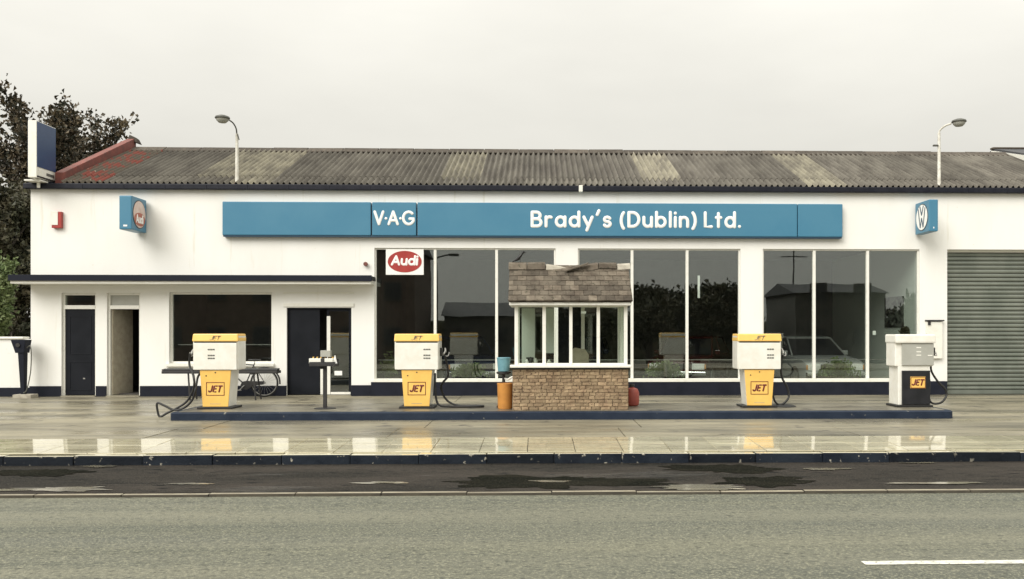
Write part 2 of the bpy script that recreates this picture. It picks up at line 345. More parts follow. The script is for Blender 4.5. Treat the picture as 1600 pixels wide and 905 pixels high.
for i in range(42):
    for j, (a, b) in enumerate(((PV0 + .165, -9.30), (-9.295, PV1 - .008))):
        z0 = PVZ * (PV1 - a) / (PV1 - PV0); z1 = PVZ * (PV1 - b) / (PV1 - PV0); e = rng.uniform(-.0015, .0015); t = rng.uniform(-.0025, .0025)
        x = -14 + sw * i
        inst(mesh_of(MB().hexa([(0, a - PV1, -.06), (sw - .008, a - PV1, -.06), (sw - .008, b - PV1, -.06), (0, b - PV1, -.06)],
             [(0, a - PV1, z0 + e), (sw - .008, a - PV1, z0 + e + t), (sw - .008, b - PV1, z1 + e + t), (0, b - PV1, z1 + e)]), 'paving_slab', M['pave'], .004),
             'paving_slab', pv, (x, PV1, 0))
kb = struct(B('kerb', M['joint'], None, -40, 40, PV0 + .03, PV0 + .15, -.42, PVZ - .02))
kme = [mesh_of(MB().box(0, .912, 0, .158, -.2, 0), 'kerb_stone', M['kerbpaint'], b_) for b_ in (.012, .018, .024)]
for me_ in kme:
    me_.materials.append(M['pave'])
    for p_ in me_.polygons:
        if p_.normal.z > .75: p_.material_index = 1
for i in range(30):
    inst(kme[i % 3], 'kerb_stone', kb, (-13.5 + .915 * i, PV0 + rng.uniform(-.014, .008), PVZ + rng.uniform(-.012, .003)), rot=(rng.uniform(-.05, .02), rng.uniform(-.006, .006), rng.uniform(-.008, .008)))
struct(B('lay_by', M['strip'], None, -60, 60, ST0 + .1, PV0 + .03, -.45, ZS))
lk = struct(B('road_edge_kerb', M['joint'], None, -60, 60, ST0, ST0 + .1, -.44, ZS - .02))
lme = mesh_of(MB().box(0, .93, 0, .075, -.1, 0), 'edge_stone', M['kerbstone'], .008)
lme.materials.append(M['joint'])
for p_ in lme.polygons:
    if p_.normal.z < .5: p_.material_index = 1
for i in range(30):
    inst(lme, 'edge_stone', lk, (-13 + .94 * i, ST0 - .01 + rng.uniform(-.008, .008), ZS + .006 + rng.uniform(-.006, .004)), rot=(0, 0, rng.uniform(-.006, .006)))
def blob(name, u0, u1, v0, v1, seed, m, lift):
    r_ = random.Random(seed); d0, d1 = (FPX * (CAM.z - ZS) / (v - PY) for v in (v0, v1)); y1_, y0_ = CAM.y + d0, CAM.y + d1
    cx, cy, rx, ry = (ax(u0, y0_) + ax(u1, y0_)) / 2, (y0_ + y1_) / 2, (ax(u1, y0_) - ax(u0, y0_)) / 2, (y1_ - y0_) / 2
    ph = [(k, r_.uniform(0, 6.28), r_.uniform(.03, .30) / k ** .5) for k in (2, 3, 5, 7, 11, 17, 23)]
    mb = MB(); n = 90
    pts = []
    for i in range(n):
        a = 2 * math.pi * i / n; f = .8 + sum(w_ * math.sin(k * a + p) for k, p, w_ in ph)
        pts.append((cx + rx * f * math.cos(a), cy + ry * f * math.sin(a), ZS + lift))
    mb.v = [(cx, cy, ZS + lift)] + pts; mb.f = [(0, 1 + i, 1 + (i + 1) % n) for i in range(n)]
    return struct(mb.build(name, m))
M['oil'] = mat('oily_dark_asphalt', (.005, .0055, .0035), (.014, .013, .009), 3, (.5, 1.2, 1), rough=.9, spec=.05, bump=1.0, bs=40, c3=(.045, .045, .032), sc3=45, th3=.62, soft=.06)
M['puddle'] = mat('shallow_puddle', (.20, .18, .13), (.06, .055, .042), 5, (.4, 1.5, 1), rough=.10, r2=.3, bump=.03, bs=10)
for k_, q_ in enumerate(((670, 1050, 741, 767), (1030, 1250, 726, 742), (1120, 1300, 745, 764), (-60, 130, 729, 742))): blob('tarmac_stain', *q_, 60 + k_, M['oil'], .004 + .0006 * k_)
for k_, q_ in enumerate(((-20, 165, 757, 766), (250, 335, 752.5, 755.5), (545, 640, 751.5, 756), (825, 895, 751, 755), (1000, 1200, 759, 768.5), (1255, 1335, 733.5, 738), (1400, 1475, 725.6, 727.6), (1380, 1560, 757, 761), (120, 180, 724.5, 728.5))): blob('puddle', *q_, 80 + k_, M['puddle'], .0075 + .0003 * k_)
# road with a gentle camber
mb = MB(); P = []
YR = [ST0 - .005, -13.2, -14.2, -15.2, -16.2, -17.2, -18.4]
ZC = [ZR, ZR + .012, ZR + .022, ZR + .027, ZR + .022, ZR + .012, ZR]
mb.loft([[(x, y, z) for y, z in zip(YR, ZC)] + [(x, YR[-1], -.48), (x, YR[0], -.48)] for x in (-90, 90)])
struct(mb.build('road', M['road']))
p0 = at(1349, 884.5, -15.3)
cl = MB(); xx = [p0.x + .22 * i for i in range(25)]
for sgn in (0, 1):
    cl.v += [(x, -15.24 - .105 * sgn + .004 * math.sin(x * 17 + sgn), ZR + .0305) for x in xx]
for i in range(24): cl.f.append((i, i + 1, 26 + i, 25 + i))
tag(cl.build('road_marking', M['linewhite']), 'white painted centre line dash on the wet road', 'road marking')
struct(B('far_kerb', M['kerbstone'], None, -60, 60, -18.55, -18.4, -.48, -.1))
struct(B('far_pavement', M['conc'], None, -60, 60, -24.5, -18.55, -.48, -.105))

# ================================================================== GARAGE BUILDING
XL, XR = ax(48), 13.85
WT = 5.1
gar = thing('garage_building', 'long white rendered filling station and car showroom with corrugated roof', 'building', (0, 0, 0))
Z = lambda v, u=860: az(v, 0, u)
zdoor = Z(483, 130); wtop = Z(388.5, 1000)
ops = {  # x0, x1, z0, z1
 'd1': (ax(96), ax(150), 0, Z(458, 120)), 'd2': (ax(167), ax(219), 0, Z(458, 190)),
 'ow': (ax(264), ax(425), Z(568, 340), Z(457, 340)), 'd3': (ax(448), ax(549), 0, Z(481, 500)),
 'w1': (ax(585), ax(868), Z(594, 730), wtop), 'w2': (ax(903), ax(1157), Z(594, 1000), wtop), 'w3': (ax(1192), ax(1437), Z(594, 1300), wtop),
 'sh': (ax(1480), 13.3, 0, wtop)}
def grid_wall(x0, x1, z0, z1, y0, y1, holes):
    X = sorted({x0, x1, *[h[0] for h in holes], *[h[1] for h in holes]}); Zs = sorted({z0, z1, *[h[2] for h in holes], *[h[3] for h in holes]})
    def solid(i, j):
        if not (0 <= i < len(X) - 1 and 0 <= j < len(Zs) - 1): return False
        cx = (X[i] + X[i + 1]) / 2; cz = (Zs[j] + Zs[j + 1]) / 2
        return not any(h[0] < cx < h[1] and h[2] < cz < h[3] for h in holes)
    mb = MB()
    for i in range(len(X) - 1):
        for j in range(len(Zs) - 1):
            if not solid(i, j): continue
            a, b, c, d = X[i], X[i + 1], Zs[j], Zs[j + 1]
            mb.add([(a, y0, c), (b, y0, c), (b, y0, d), (a, y0, d)], [(0, 1, 2, 3)]); mb.add([(a, y1, c), (b, y1, c), (b, y1, d), (a, y1, d)], [(3, 2, 1, 0)])
            if not solid(i - 1, j): mb.add([(a, y0, c), (a, y1, c), (a, y1, d), (a, y0, d)], [(0, 3, 2, 1)])
            if not solid(i + 1, j): mb.add([(b, y0, c), (b, y1, c), (b, y1, d), (b, y0, d)], [(0, 1, 2, 3)])
            if not solid(i, j - 1): mb.add([(a, y0, c), (b, y0, c), (b, y1, c), (a, y1, c)], [(0, 3, 2, 1)])
            if not solid(i, j + 1): mb.add([(a, y0, d), (b, y0, d), (b, y1, d), (a, y1, d)], [(0, 1, 2, 3)])
    return mb
wall = grid_wall(XL, XR, -.3, WT, 0, .3, [o if o[2] else (o[0], o[1], -.3, o[3]) for o in ops.values()]).build('wall', M['render'], gar)
DB = 8.2   # depth of the building
rw = MB(); rw.box(XL, XL + .3, .302, DB, -.3, WT); rw.box(XR - .3, XR, .302, DB, -.3, WT); rw.box(XL + .302, XR - .302, DB - .3, DB, -.3, WT)
rw.build('rear_wall', M['render'], gar)
# gables under the roof
RZ, RY, EY = 6.87, 3.85, -.12
for x0, x1 in ((XL + .02, XL + .28), (XR - .28, XR - .02)):
    MB().hexa([(x0, .05, WT + .002), (x0, RY * 2 - .1, WT + .002), (x0, RY + .05, RZ - .12), (x0, RY - .05, RZ - .12)],
              [(x1, .05, WT + .002), (x1, RY * 2 - .1, WT + .002), (x1, RY + .05, RZ - .12), (x1, RY - .05, RZ - .12)]).build('gable', M['render'], gar)
# inside: floor, ceiling, partitions
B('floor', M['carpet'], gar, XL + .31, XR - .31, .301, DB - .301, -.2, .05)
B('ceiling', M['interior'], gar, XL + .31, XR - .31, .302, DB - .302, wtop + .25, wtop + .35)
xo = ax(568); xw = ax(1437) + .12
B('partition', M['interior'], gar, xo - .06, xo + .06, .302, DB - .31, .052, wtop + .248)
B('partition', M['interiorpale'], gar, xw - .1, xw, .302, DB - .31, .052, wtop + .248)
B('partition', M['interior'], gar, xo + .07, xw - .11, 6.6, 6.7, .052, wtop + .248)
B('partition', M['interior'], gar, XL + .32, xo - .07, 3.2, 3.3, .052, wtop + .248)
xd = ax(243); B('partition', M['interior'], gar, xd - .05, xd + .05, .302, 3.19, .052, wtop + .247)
# plinth
pz1, pz2 = Z(603, 300), Z(594.5, 1000)
def plinth(a, b, z, d): B('plinth', M['navy'], gar, a, b, -d, .0 - .001, -.02, z, .006)
plinth(XL - .02, ops['d1'][0] - .003, pz1, .03); plinth(ops['d1'][1] + .003, ops['d2'][0] - .003, pz1, .03); plinth(ops['d2'][1] + .003, ops['d3'][0] - .003, pz1, .03)
plinth(ops['d3'][1] + .003, ax(580), pz1 + .01, .03); plinth(ax(580) + .002, ops['sh'][0] - .02, pz2 - .03, .05)
# canopy over the office
canz0, canz1 = az(438.5, -.6, 300), az(430, -.6, 300)
cn_ = B('canopy', M['trim'], gar, ax(14, -.6), ax(579, -.6), -.55, -.002, canz0 - .075, canz0 + .02, .006)
MB().box(ax(12, -.6), ax(580.5, -.6), -.60, -.553, canz0 - .01, canz1 + .005).build('fascia_board', M['navy'], cn_, .008)
B('felt_top', M['dark'], cn_, ax(13, -.6), ax(580, -.6), -.552, -.003, canz0 + .022, canz1 - .01, .004)
# gutter and fascia
g = B('gutter', M['gutter'], gar, XL - .1, XR + .1, -.16, -.02, WT - .01, WT + .125, .02)
for i in range(26): B('gutter_bracket', M['gutter'], g, XL + .3 + i, XL + .33 + i, -.168, -.15, WT - .012, WT + .10)
B('gutter_joint', M['trim'], g, ax(904), ax(910), -.175, -.01, WT - .03, WT + .135, .01)
# roof: deck, corrugated sheets in two courses, ridge caps
rf = MB().hexa([(XL + .3, .1, WT + .06), (XR, .1, WT + .06), (XR, RY, RZ - .1), (XL + .3, RY, RZ - .1)],
               [(XL + .3, .1, WT + .09), (XR, .1, WT + .09), (XR, RY, RZ - .07), (XL + .3, RY, RZ - .07)]).build('roof', M['dark'], gar)
def sheet_mesh(name, length, m, wv=7):
    P = .146; n = 8 * wv; mb = MB()
    for y in (0, length):
        for t in (0, -.008):
            mb.v += [(P * i / 8, y, .046 * math.cos(2 * math.pi * i / 8) + t) for i in range(n + 1)]
    k = n + 1
    for i in range(n):
        mb.f += [(i, i + 1, 2 * k + i + 1, 2 * k + i), (k + i + 1, k + i, 3 * k + i, 3 * k + i + 1), (i + 1, i, k + i, k + i + 1)]
    o = mb.build(name, m, None, smooth=True); me = o.data; bpy.data.objects.remove(o); return me
pitch = math.atan2(RZ - WT - .14, RY - EY); SL = (RZ - WT - .14) / math.sin(pitch)
l1, l2 = .78, SL - .66
SM = {k: (sheet_mesh('roof_sheet', l1, M[k]), sheet_mesh('roof_sheet', l2, M[k])) for k in ('sheet', 'sheetpale', 'sheetred')}
SW = .146 * 7
xr0 = ax(90) + .15; nsh = int((XR - xr0) / SW) + 1
pal_u = [(385, 450), (690, 748), (985, 1050), (1212, 1285)]
for i in range(nsh):
    xx_ = xr0 + SW * i; um = 840 + (xx_ + SW / 2) / 24.2 * 1375
    k2 = 'sheetpale' if any(a - 8 < um < b + 8 for a, b in pal_u) else 'sheet'
    k1 = k2 if rng.random() < .35 else 'sheet'
    if i < 1: k1 = k2 = 'sheetred'
    for lvl, off, dz, k in ((0, 0, .0, k1), (1, .66, .016, k2)):
        b0 = Vector((xx_, EY + off * math.cos(pitch), WT + .14 + off * math.sin(pitch) + dz))
        inst(SM[k][lvl], 'roof_sheet', rf, b0 + Vector((0, 0, rng.uniform(-.003, .003))), rot=(pitch + rng.uniform(-.001, .001), 0, 0))
rcm = mesh_of(MB().loft([[(x, y, z) for y, z in ((-.34, -.13), (-.1, -.005), (0, .035), (.1, -.005), (.34, -.13), (.34, -.16), (0, 0), (-.34, -.16))] for x in (0, 1.0)]), 'ridge_cap', M['ridge'], .008)
for i in range(nsh + 1):
    inst(rcm, 'ridge_cap', rf, (xr0 - .1 + 1.02 * i if xr0 + 1.02 * i < XR else XR, RY + .02, RZ + .05 + rng.uniform(-.006, .006)), rot=(0, rng.uniform(-.006, .006), 0))
bk = MB().hexa([(XL, RY + .2, RZ - .1), (XR, RY + .2, RZ - .1), (XR, DB, WT + .05), (XL, DB, WT + .05)], [(XL, RY + .2, RZ - .05), (XR, RY + .2, RZ - .05), (XR, DB, WT + .1), (XL, DB, WT + .1)])
bk.build('rear_slope', M['sheet'], rf)
# red verge on the left gable
vx = ax(88)
vg = MB(); vq = lambda x, lift: [(x, EY + .15, WT + .14 + lift), (x, EY + .15, WT + .42 + lift), (x, RY + .1, RZ + .36 + lift), (x, RY + .1, RZ + .05 + lift)]
vg.hexa(vq(vx - .05, 0), vq(vx + .16, 0)); vg.build('verge', M['verge'], rf, .012)
MB().hexa([(vx - .02, RY - .05, RZ + .28), (vx + .26, RY - .05, RZ + .18), (vx + .26, RY + .3, RZ + .18), (vx - .02, RY + .3, RZ + .28)],
          [(vx, RY, RZ + .44), (vx + .22, RY, RZ + .34), (vx + .2, RY + .22, RZ + .33), (vx, RY + .26, RZ + .43)]).build('verge_end', M['ridge'], rf, .03)
MB().hexa([(XL - .02, EY + .02, WT + .126), (vx - .052, EY + .02, WT + .126), (vx - .052, RY, WT + .126), (XL - .02, RY, WT + .126)],
          [(XL - .02, EY + .02, WT + .16), (vx - .052, EY + .02, WT + .16), (vx - .052, RY, WT + .16), (XL - .02, RY, WT + .16)]).build('flat_roof_edge', M['navy'], rf)

# doors
def door_frame(o, name, fan, m=None):
    x0, x1, z0, z1 = ops[o]; d = thing_part(name); return d
def frame(x0, x1, z0, z1, t, y0, y1, bottom=False):
    mb = MB().box(x0, x0 + t, y0, y1, z0, z1).box(x1 - t, x1, y0, y1, z0, z1).box(x0 + t, x1 - t, y0, y1, z1 - t, z1)
    if bottom: mb.box(x0 + t, x1 - t, y0, y1, z0, z0 + t)
    return mb
for o, ul, ur in (('d1', 101, 149), ('d2', 172, 218)):
    x0, x1, z0, z1 = ops[o]; tl = ax(ul, .1); tr = ax(ur, .1)
    f = frame(x0 + .002, x1 - .002, 0, z1 - .002, .05, .06, .16).build('door_frame', M['trimb'], gar, .005)
    B('transom', M['trimb'], f, x0 + .053, x1 - .053, .05, .15, Z(483, 130), Z(477, 130), .005)
    B('fanlight', G1 if o == 'd1' else M['pumpgrey'], f, x0 + .053, x1 - .053, .10, .106, Z(476.6, 130), z1 - .053)
    B('threshold', M['conc'], f, x0, x1, -.06, .3, -.1, .018, .01)
    zt = Z(483.5, 130)
    if o == 'd1':
        d = B('door', M['door'], gar, x0 + .056, x1 - .056, .09, .13, .03, zt, .004)
        B('letter_plate', M['steel'], d, x0 + .48, x0 + .53, .083, .09, .42, .45, .004)
        for a, b in ((.10, .85), (.98, 1.98)):
            frame(x0 + .15, x1 - .15, a + .05, b, .02, .082, .0895, True).build('moulding', M['door'], d, .003)
    else:   # ajar, swung inwards; its pale inner face shows
        d = MB().box(0, .70, -.02, .02, .03, zt).build('door', M['beige'], gar, .004); d.location = (x0 + .06, .12, 0); d.rotation_euler = (0, 0, R(75))
        MB().box(.702, .73, -.024, .024, .03, zt).build('door_edge', M['trimb'], d)
        d.location = (x0 + .075, .12, 0)
# door three: glazed entrance
x0, x1, z0, z1 = ops['d3']
f = frame(x0 + .002, x1 - .002, 0, z1 - .002, .03, .05, .15).build('entrance_frame', M['door'], gar, .004)
d = B('door', M['door'], gar, x0 + .034, ax(500, .1), .08, .12, .03, z1 - .034, .004)
B('stile', M['trimb'], d, ax(501, .1), ax(505, .1), .07, .12, .03, Z(577, 500), .004)
d = frame(ax(511, .1), x1 - .034, .03, z1 - .034, .05, .09, .13, True).build('door', M['door'], gar, .004)
B('pane', G1, d, ax(511, .1) + .051, x1 - .085, .108, .113, .081, z1 - .085)
B('stile', M['trimb'], d, ax(511, .1), ax(516.5, .1), .072, .0885, .03, Z(494, 500), .004)
B('kick_rail', M['trimb'], d, ax(517, .1), x1 - .035, .072, .0885, .03, .09, .004)
B('letter_plate', M['white'], d, ax(523, .1), ax(535, .1), .07, .0885, Z(587, 500), Z(580, 500), .006)
MB().box(ax(443), ax(553), -.03, -.002, Z(479.5, 500), Z(474, 500)).box(ax(443), ax(553), -.025, -.0015, Z(459, 500), Z(456.5, 500)).build('blank_panel_trim', M['trim'], gar, .004)
B('threshold', M['conc'], gar, x0, x1, -.1, .3, -.1, .016, .008)
# office window
x0, x1, z0, z1 = ops['ow']
wd = frame(x0 + .002, x1 - .002, z0 + .002, z1 - .002, .045, .10, .17, True).build('office_window', M['trimb'], gar, .005)
B('pane', G1, wd, x0 + .048, x1 - .048, .132, .138, z0 + .048, z1 - .048)
B('sill', M['trim'], gar, x0 - .06, x1 + .06, -.07, .098, z0 - .075, z0 - .001, .008)
B('venetian_rail', M['steel'], wd, x0 + .1, x1 - .1, .3, .32, z0 + .45, z0 + .47)
# showroom windows: frame, mullions, one pane per bay
for o, mull in (('w1', (680, 776)), ('w2', (987.5, 1073.5)), ('w3', (1272, 1355.5))):
    x0, x1, z0, z1 = ops[o]
    wd = frame(x0 + .002, x1 - .002, z0 + .002, z1 - .002, .035, .05, .13, True).build('showroom_window', M['trimb'], gar, .004)
    B('sill', M['trim'], wd, x0 - .01, x1 + .01, -.055, .049, z0 - .045, z0 + .03, .006)
    ed = [x0 + .036] + [ax(u, .06) for u in mull] + [x1 - .036]
    for u in mull: B('mullion', M['trimb'], wd, ax(u, .06) - .034, ax(u, .06) + .034, .035, .125, z0 + .038, z1 - .038, .006)
    for a, b in zip(ed, ed[1:]):
        B('pane', G1, wd, a + (.035 if a != ed[0] else 0), b - (.035 if b != ed[-1] else 0), .09, .096, z0 + .038, z1 - .038)
    B('guard_rail', M['steel'], wd, x0 + .02, x1 - .02, .42, .435, Z(564, 1000), Z(562.4, 1000))
# roller shutter
x0, x1, z0, z1 = ops['sh']
sh = frame(x0 + .001, x1 - .001, 0, z1 - .001, .06, .14, .26).build('roller_shutter', M['trimb'], gar, .004)
nsl = 34; hs_ = (z1 - .06) / nsl
prof = [(.20, 0), (.165, hs_ * .12), (.155, hs_ * .45), (.165, hs_ * .75), (.195, hs_ * .93), (.20, hs_ * .995), (.225, hs_ * .995), (.225, 0)]
sme = mesh_of(MB().loft([[(x, y, z) for y, z in prof] for x in (0, x1 - x0 - .13)]), 'slat', M['shutter'])
for i in range(nsl): inst(sme, 'slat', sh, (x0 + .065, rng.uniform(-.004, .004), .0 + hs_ * i))
B('bottom_bar', M['shutter'], sh, x0 + .064, x1 - .064, .13, .152, .002, .10, .008)
# small fittings on the wall
o = B('bell_box', M['red'], None, ax(84), ax(99), -.10, -.002, Z(357, 91), Z(331.5, 91), .012, origin=(ax(91), -.05, Z(357, 91)))
tag(o, 'red and white alarm bell box high on white wall', 'alarm box')
B('cover_plate', M['trim'], o, ax(83), ax(94), -.112, -.1005, Z(352.5, 91), Z(331, 91), .006)
o = MB().lathe([(.05, 0), (.055, .05), (.04, .10)], (ax(572), -.10, Z(413, 572)), 12, 'y').build('wall_fitting', M['verge'], None, smooth=True, origin=(ax(572), -.1, Z(413, 572)))  # small brown fitting, not a lamp
tag(o, 'small brown fitting on wall above canopy end', 'wall fitting')
mbx = thing('meter_cabinet', 'white meter cabinet with hood on wall beside grey shutter', 'cabinet', (ax(1458), 0, Z(560, 1458)))
B('body', M['trim'], mbx, ax(1446), ax(1470), -.10, -.002, Z(560, 1458), Z(503, 1458), .006)
B('hood', M['dark'], mbx, ax(1445), ax(1472), -.13, -.002, Z(502, 1458), Z(500, 1458))
B('latch', M['dark'], mbx, ax(1447), ax(1451), -.125, -.101, Z(508, 1458), Z(503, 1458))

# ------------------------------------------------------------------ signs on the building
SY = -.17
zs0, zs1 = az(369, SY, 860), az(317, SY, 860)
fs = thing('fascia_sign', 'long blue fascia sign lettered in white above the showroom windows', 'shop sign', (ax(830), SY, zs0))
eds = [(347, 579.5), (581, 650.5), (652, 1246), (1246.6, 1317)]
for i, (a, b) in enumerate(eds):
    MB().box(ax(a, SY) + .004, ax(b, SY) - .004, SY, -.002, zs0, zs1).build('panel', M['blue'], fs, .022, seg=3)
MB().box(ax(348, SY), ax(1316, SY), SY + .02, -.004, zs0 - .035, zs0 - .001).build('bottom_shade_strip', M['bluedark'], fs, .004)  # darker blue strip carries the shade under the panels
lettering('lettering', 'V*A*G', M['white'], fs, front(ax(583.5, SY), az(353.5, SY), SY - .003), ax(649, SY) - ax(583.5, SY), az(330, SY) - az(353.5, SY), r=.115, gap=.245)
lettering('lettering', "Brady's (Dublin) Ltd.", M['white'], fs, front(ax(829, SY), az(356, SY), SY - .003), ax(1158, SY) - ax(829, SY), az(329.5, SY) - az(356, SY), r=.11, gap=.34)

ow = thing('window_sign', 'white sign with red oval Audi badge in showroom window', 'sign', (ax(632), .03, Z(429, 632)))
a0, a1, b0, b1 = ax(603, .02), ax(662, .02), Z(429.5, 632), Z(389.5, 632)
B('board', M['white'], ow, a0, a1, .012, .034, b0, b1, .003)
def oval(name, m, parent, c, rx, rz, d0, d1, mapf):
    return MB().loft([[mapf(c[0] + rx * math.cos(2 * math.pi * j / 40), c[1] + rz * math.sin(2 * math.pi * j / 40), d) for j in range(40)] for d in (d0, d1)]).build(name, m, parent)
fm = front(0, 0, .012)
oval('oval', M['red'], ow, ((a0 + a1) / 2, (b0 + b1) / 2 + .01), (a1 - a0) * .45, (b1 - b0) * .42, .0005, .006, fm)
lettering('lettering', 'Audi', M['white'], ow, front(a0 + (a1 - a0) * .13, b0 + (b1 - b0) * .36, .005), (a1 - a0) * .74, (b1 - b0) * .40, r=.13, gap=.26, shear=.08, dep=.006)

def box_sign(name, label, u_near, u_edge, v0, v1, side, disc, txt):
    """square box standing out from the wall; its round badge is on both flanks"""
    p = .86; yf = -p
    xn = ax(u_edge, yf); xo_ = ax(u_near, yf); x0_, x1_ = min(xn, xo_), max(xn, xo_)
    z0_, z1_ = az(v0, yf, u_edge), az(v1, yf, u_edge)
    t = thing(name, label, 'projecting sign', ((x0_ + x1_) / 2, 0, z0_))
    MB().box(x0_, x1_, yf, -.06, z0_, z1_).build('box', M['blue'], t, .025, seg=3)
    B('bracket', M['bluedark'], t, x0_ + .06, x1_ - .06, -.06, -.002, z0_ + .15, z1_ - .15)
    B('maker_plate', M['white'], t, x0_ + .1, x1_ - .1, yf - .004, yf - .0005, z0_ + .07, z0_ + .11)
    for s in (1, -1):
        xf = x1_ if s > 0 else x0_
        mf = (lambda a, b, d: (xf + d, -p / 2 - .03 + a, z0_ + b)) if s > 0 else (lambda a, b, d: (xf - d, -p / 2 - .03 - a, z0_ + b))
        hz = (z1_ - z0_) / 2; r = min(hz, p / 2) * .80
        oval('recess_ring', M['dark'], t, (0, hz), r * 1.06, r * 1.06, .001, .006, mf)
        oval('disc', disc, t, (0, hz), r, r, .0065, .012, mf)
        if txt == 'Audi':
            oval('oval', M['brown'], t, (0, hz - .12), r * .9, r * .5, .0125, .015, mf)
            lettering('lettering', 'Audi', M['white'], t, (lambda a, b, d, mf=mf: mf(a - r * .6, b + hz - .22, d + .017)), r * 1.2, .22, r=.13, gap=.26, dep=.004)
        else:
            q = [(-.62, .72), (-.26, -.82), (0, -.05), (.26, -.82), (.62, .72)]; q2 = [(-.32, .9), (0, .16), (.32, .9)]
            for pts in (q, q2):
                mb = MB(); rr = r * .075
                for (ax_, ay), (bx_, by) in zip(pts, pts[1:]):
                    L_ = math.hypot(bx_ - ax_, by - ay); nx, ny = -(by - ay) / L_ * rr, (bx_ - ax_) / L_ * rr
                    c = [(ax_ * r + nx, ay * r + hz + ny), (bx_ * r + nx, by * r + hz + ny), (bx_ * r - nx, by * r + hz - ny), (ax_ * r - nx, ay * r + hz - ny)]
                    mb.hexa([mf(a, b, .0125) for a, b in c], [mf(a, b, .0145 + .0005 * ax_) for a, b in c])
                mb.build('emblem', M['bluedark'], t)
    return t
box_sign('projecting_sign', 'blue box sign with brown Audi disc projecting from left wall', 186, 205.5, 358.5, 305.5, 1, mat('disc_sky_reflection', (.58, .42, .36), (.66, .55, .50), 6, rough=.3), 'Audi')  # pink tone paints the sky's reflection on the brown disc
box_sign('projecting_sign', 'blue box sign with white round emblem near the shutter', 1466, 1452, 361.5, 311.5, -1, M['white'], 'VW')

# tall double sided sign on the roof corner
yt = -.62
tx0, tx1 = ax(43.5, yt), ax(57, yt); tz0, tz1 = az(277, yt, 50), az(188, yt, 50)
tt = thing('totem_sign', 'tall narrow blue and white lightbox sign on roof corner by tree', 'sign', ((tx0 + tx1) / 2, -.1, WT + .13))
MB().box(tx0, tx1, yt, .22, tz0, tz1).build('case', M['trim'], tt, .012)
for s, xf in ((1, tx1), (-1, tx0)):
    B('face', M['deepblue'], tt, *sorted((xf, xf + s * .012)), yt + .02, .20, tz0 + .26, tz1 - .02)
    B('name_strip', M['trim'], tt, *sorted((xf + s * .001, xf + s * .014)), yt + .06, .20, tz0 + .05, tz0 + .22)
    B('lower_face', M['dark'], tt, *sorted((xf, xf + s * .0125)), yt + .02, .20, tz0 + .01, tz0 + .045)
    B('print', M['digits'], tt, *sorted((xf + s * .0145, xf + s * .016)), -.22, .12, tz0 + .10, tz0 + .17)
B('base_plate', M['trim'], tt, ax(43, -.3), ax(68, -.3), -.45, -.05, WT + .128, WT + .165, .005)
B('stub', M['dark'], tt, tx0 + .05, tx1 - .03, -.35, -.1, WT + .166, tz0 - .001)
B('stay', M['trim'], tt, ax(57, -.25), ax(61, -.25), -.24, -.19, WT + .0, WT + .127, .004)

# roof lamps
def roof_lamp(u, vtop, sgn, label):
    x = ax(u, -.05); zt = az(vtop, -.05, u); zb = WT + .13; yb = .1
    t = thing('roof_lamp', label, 'lamp', (x, -.05, zb), 'lamps on the showroom roof')
    MB().tube([(x, yb, zb), (x, yb, zt)], .045, 10, .034).build('pole', M['polewhite'], t, smooth=True)
    if sgn < 0: q = [(x, yb, zt - .05), (x - .01, yb - .03, zt + .12), (x - .06, yb - .1, zt + .24), (x - .12, yb - .2, zt + .29)]; c = (x - .23, yb - .36, zt + .30)
    else: q = [(x, yb, zt - .05), (x + .01, yb - .02, zt + .06), (x + .09, yb - .12, zt + .15), (x + .2, yb - .24, zt + .19)]; c = (x + .33, yb - .38, zt + .20)
    MB().tube(spline(q), .018 if sgn < 0 else .024, 8).build('arm', M['lampgrey' if sgn < 0 else 'polewhite'], t, smooth=True)
    h = MB().lathe([(.02, .075), (.08, .07), (.165, .035), (.18, .0), (.165, -.018)], c, 18).build('head', M['lampgrey'], t, smooth=True)
    MB().lathe([(.15, -.019), (.14, -.06), (.09, -.11), (.02, -.125)], c, 18).build('bowl', M['pumpgrey'], h, smooth=True)
    MB().box(x - .08, x + .08, yb - .08, yb + .08, zb, zb + .05).build('foot', M['verge'], t, .01)
    if sgn > 0: B('cleat', M['lampgrey'], t, x - .16, x - .035, yb - .05, yb + .02, zt - .34, zt - .30, .008)
    else: MB().tube([(x + .03, yb - .04, zt - .02), (x + .07, yb - .05, zt - .16)], .014, 6).build('cleat', M['lampgrey'], t)
roof_lamp(367, 207, -1, 'white roof lamp on pole above the left end of blue sign')
roof_lamp(1471.5, 206, 1, 'white roof lamp on pole above the round emblem box sign')

# ================================================================== PUMP ISLAND
ix0, ix1, IZ = ax(263, ISL0), ax(1492, ISL0), .15
mb = MB(); ringp = []
def rr_outline(x0, x1, y0, y1, r, n=6):
    o = []
    for cx, cy, a in ((x1 - r, y1 - r, 0), (x0 + r, y1 - r, 90), (x0 + r, y0 + r, 180), (x1 - r, y0 + r, 270)):
        o += [(cx + r * math.cos(R(a + 90 * i / n)), cy + r * math.sin(R(a + 90 * i / n))) for i in range(n + 1)]
    return o
ol = rr_outline(ix0, ix1, ISL0, ISL1, .12); il = rr_outline(ix0 + .03, ix1 - .03, ISL0 + .03, ISL1 - .03, .1); il2 = rr_outline(ix0 + .12, ix1 - .12, ISL0 + .1, ISL1 - .1, .06)
isl = MB().loft([[(x, y, -.02) for x, y in ol], [(x, y, IZ - .025) for x, y in ol], [(x, y, IZ - .004) for x, y in il]]).build('pump_island', M['islandpaint'], None, origin=(0, -5.1, 0))
tag(isl, 'long raised pump island with worn dark blue painted kerb', 'pump island')
MB().loft([[(x, y, IZ - .01) for x, y in il2], [(x, y, IZ) for x, y in il2]]).build('top_slab', M['islandtop'], isl)

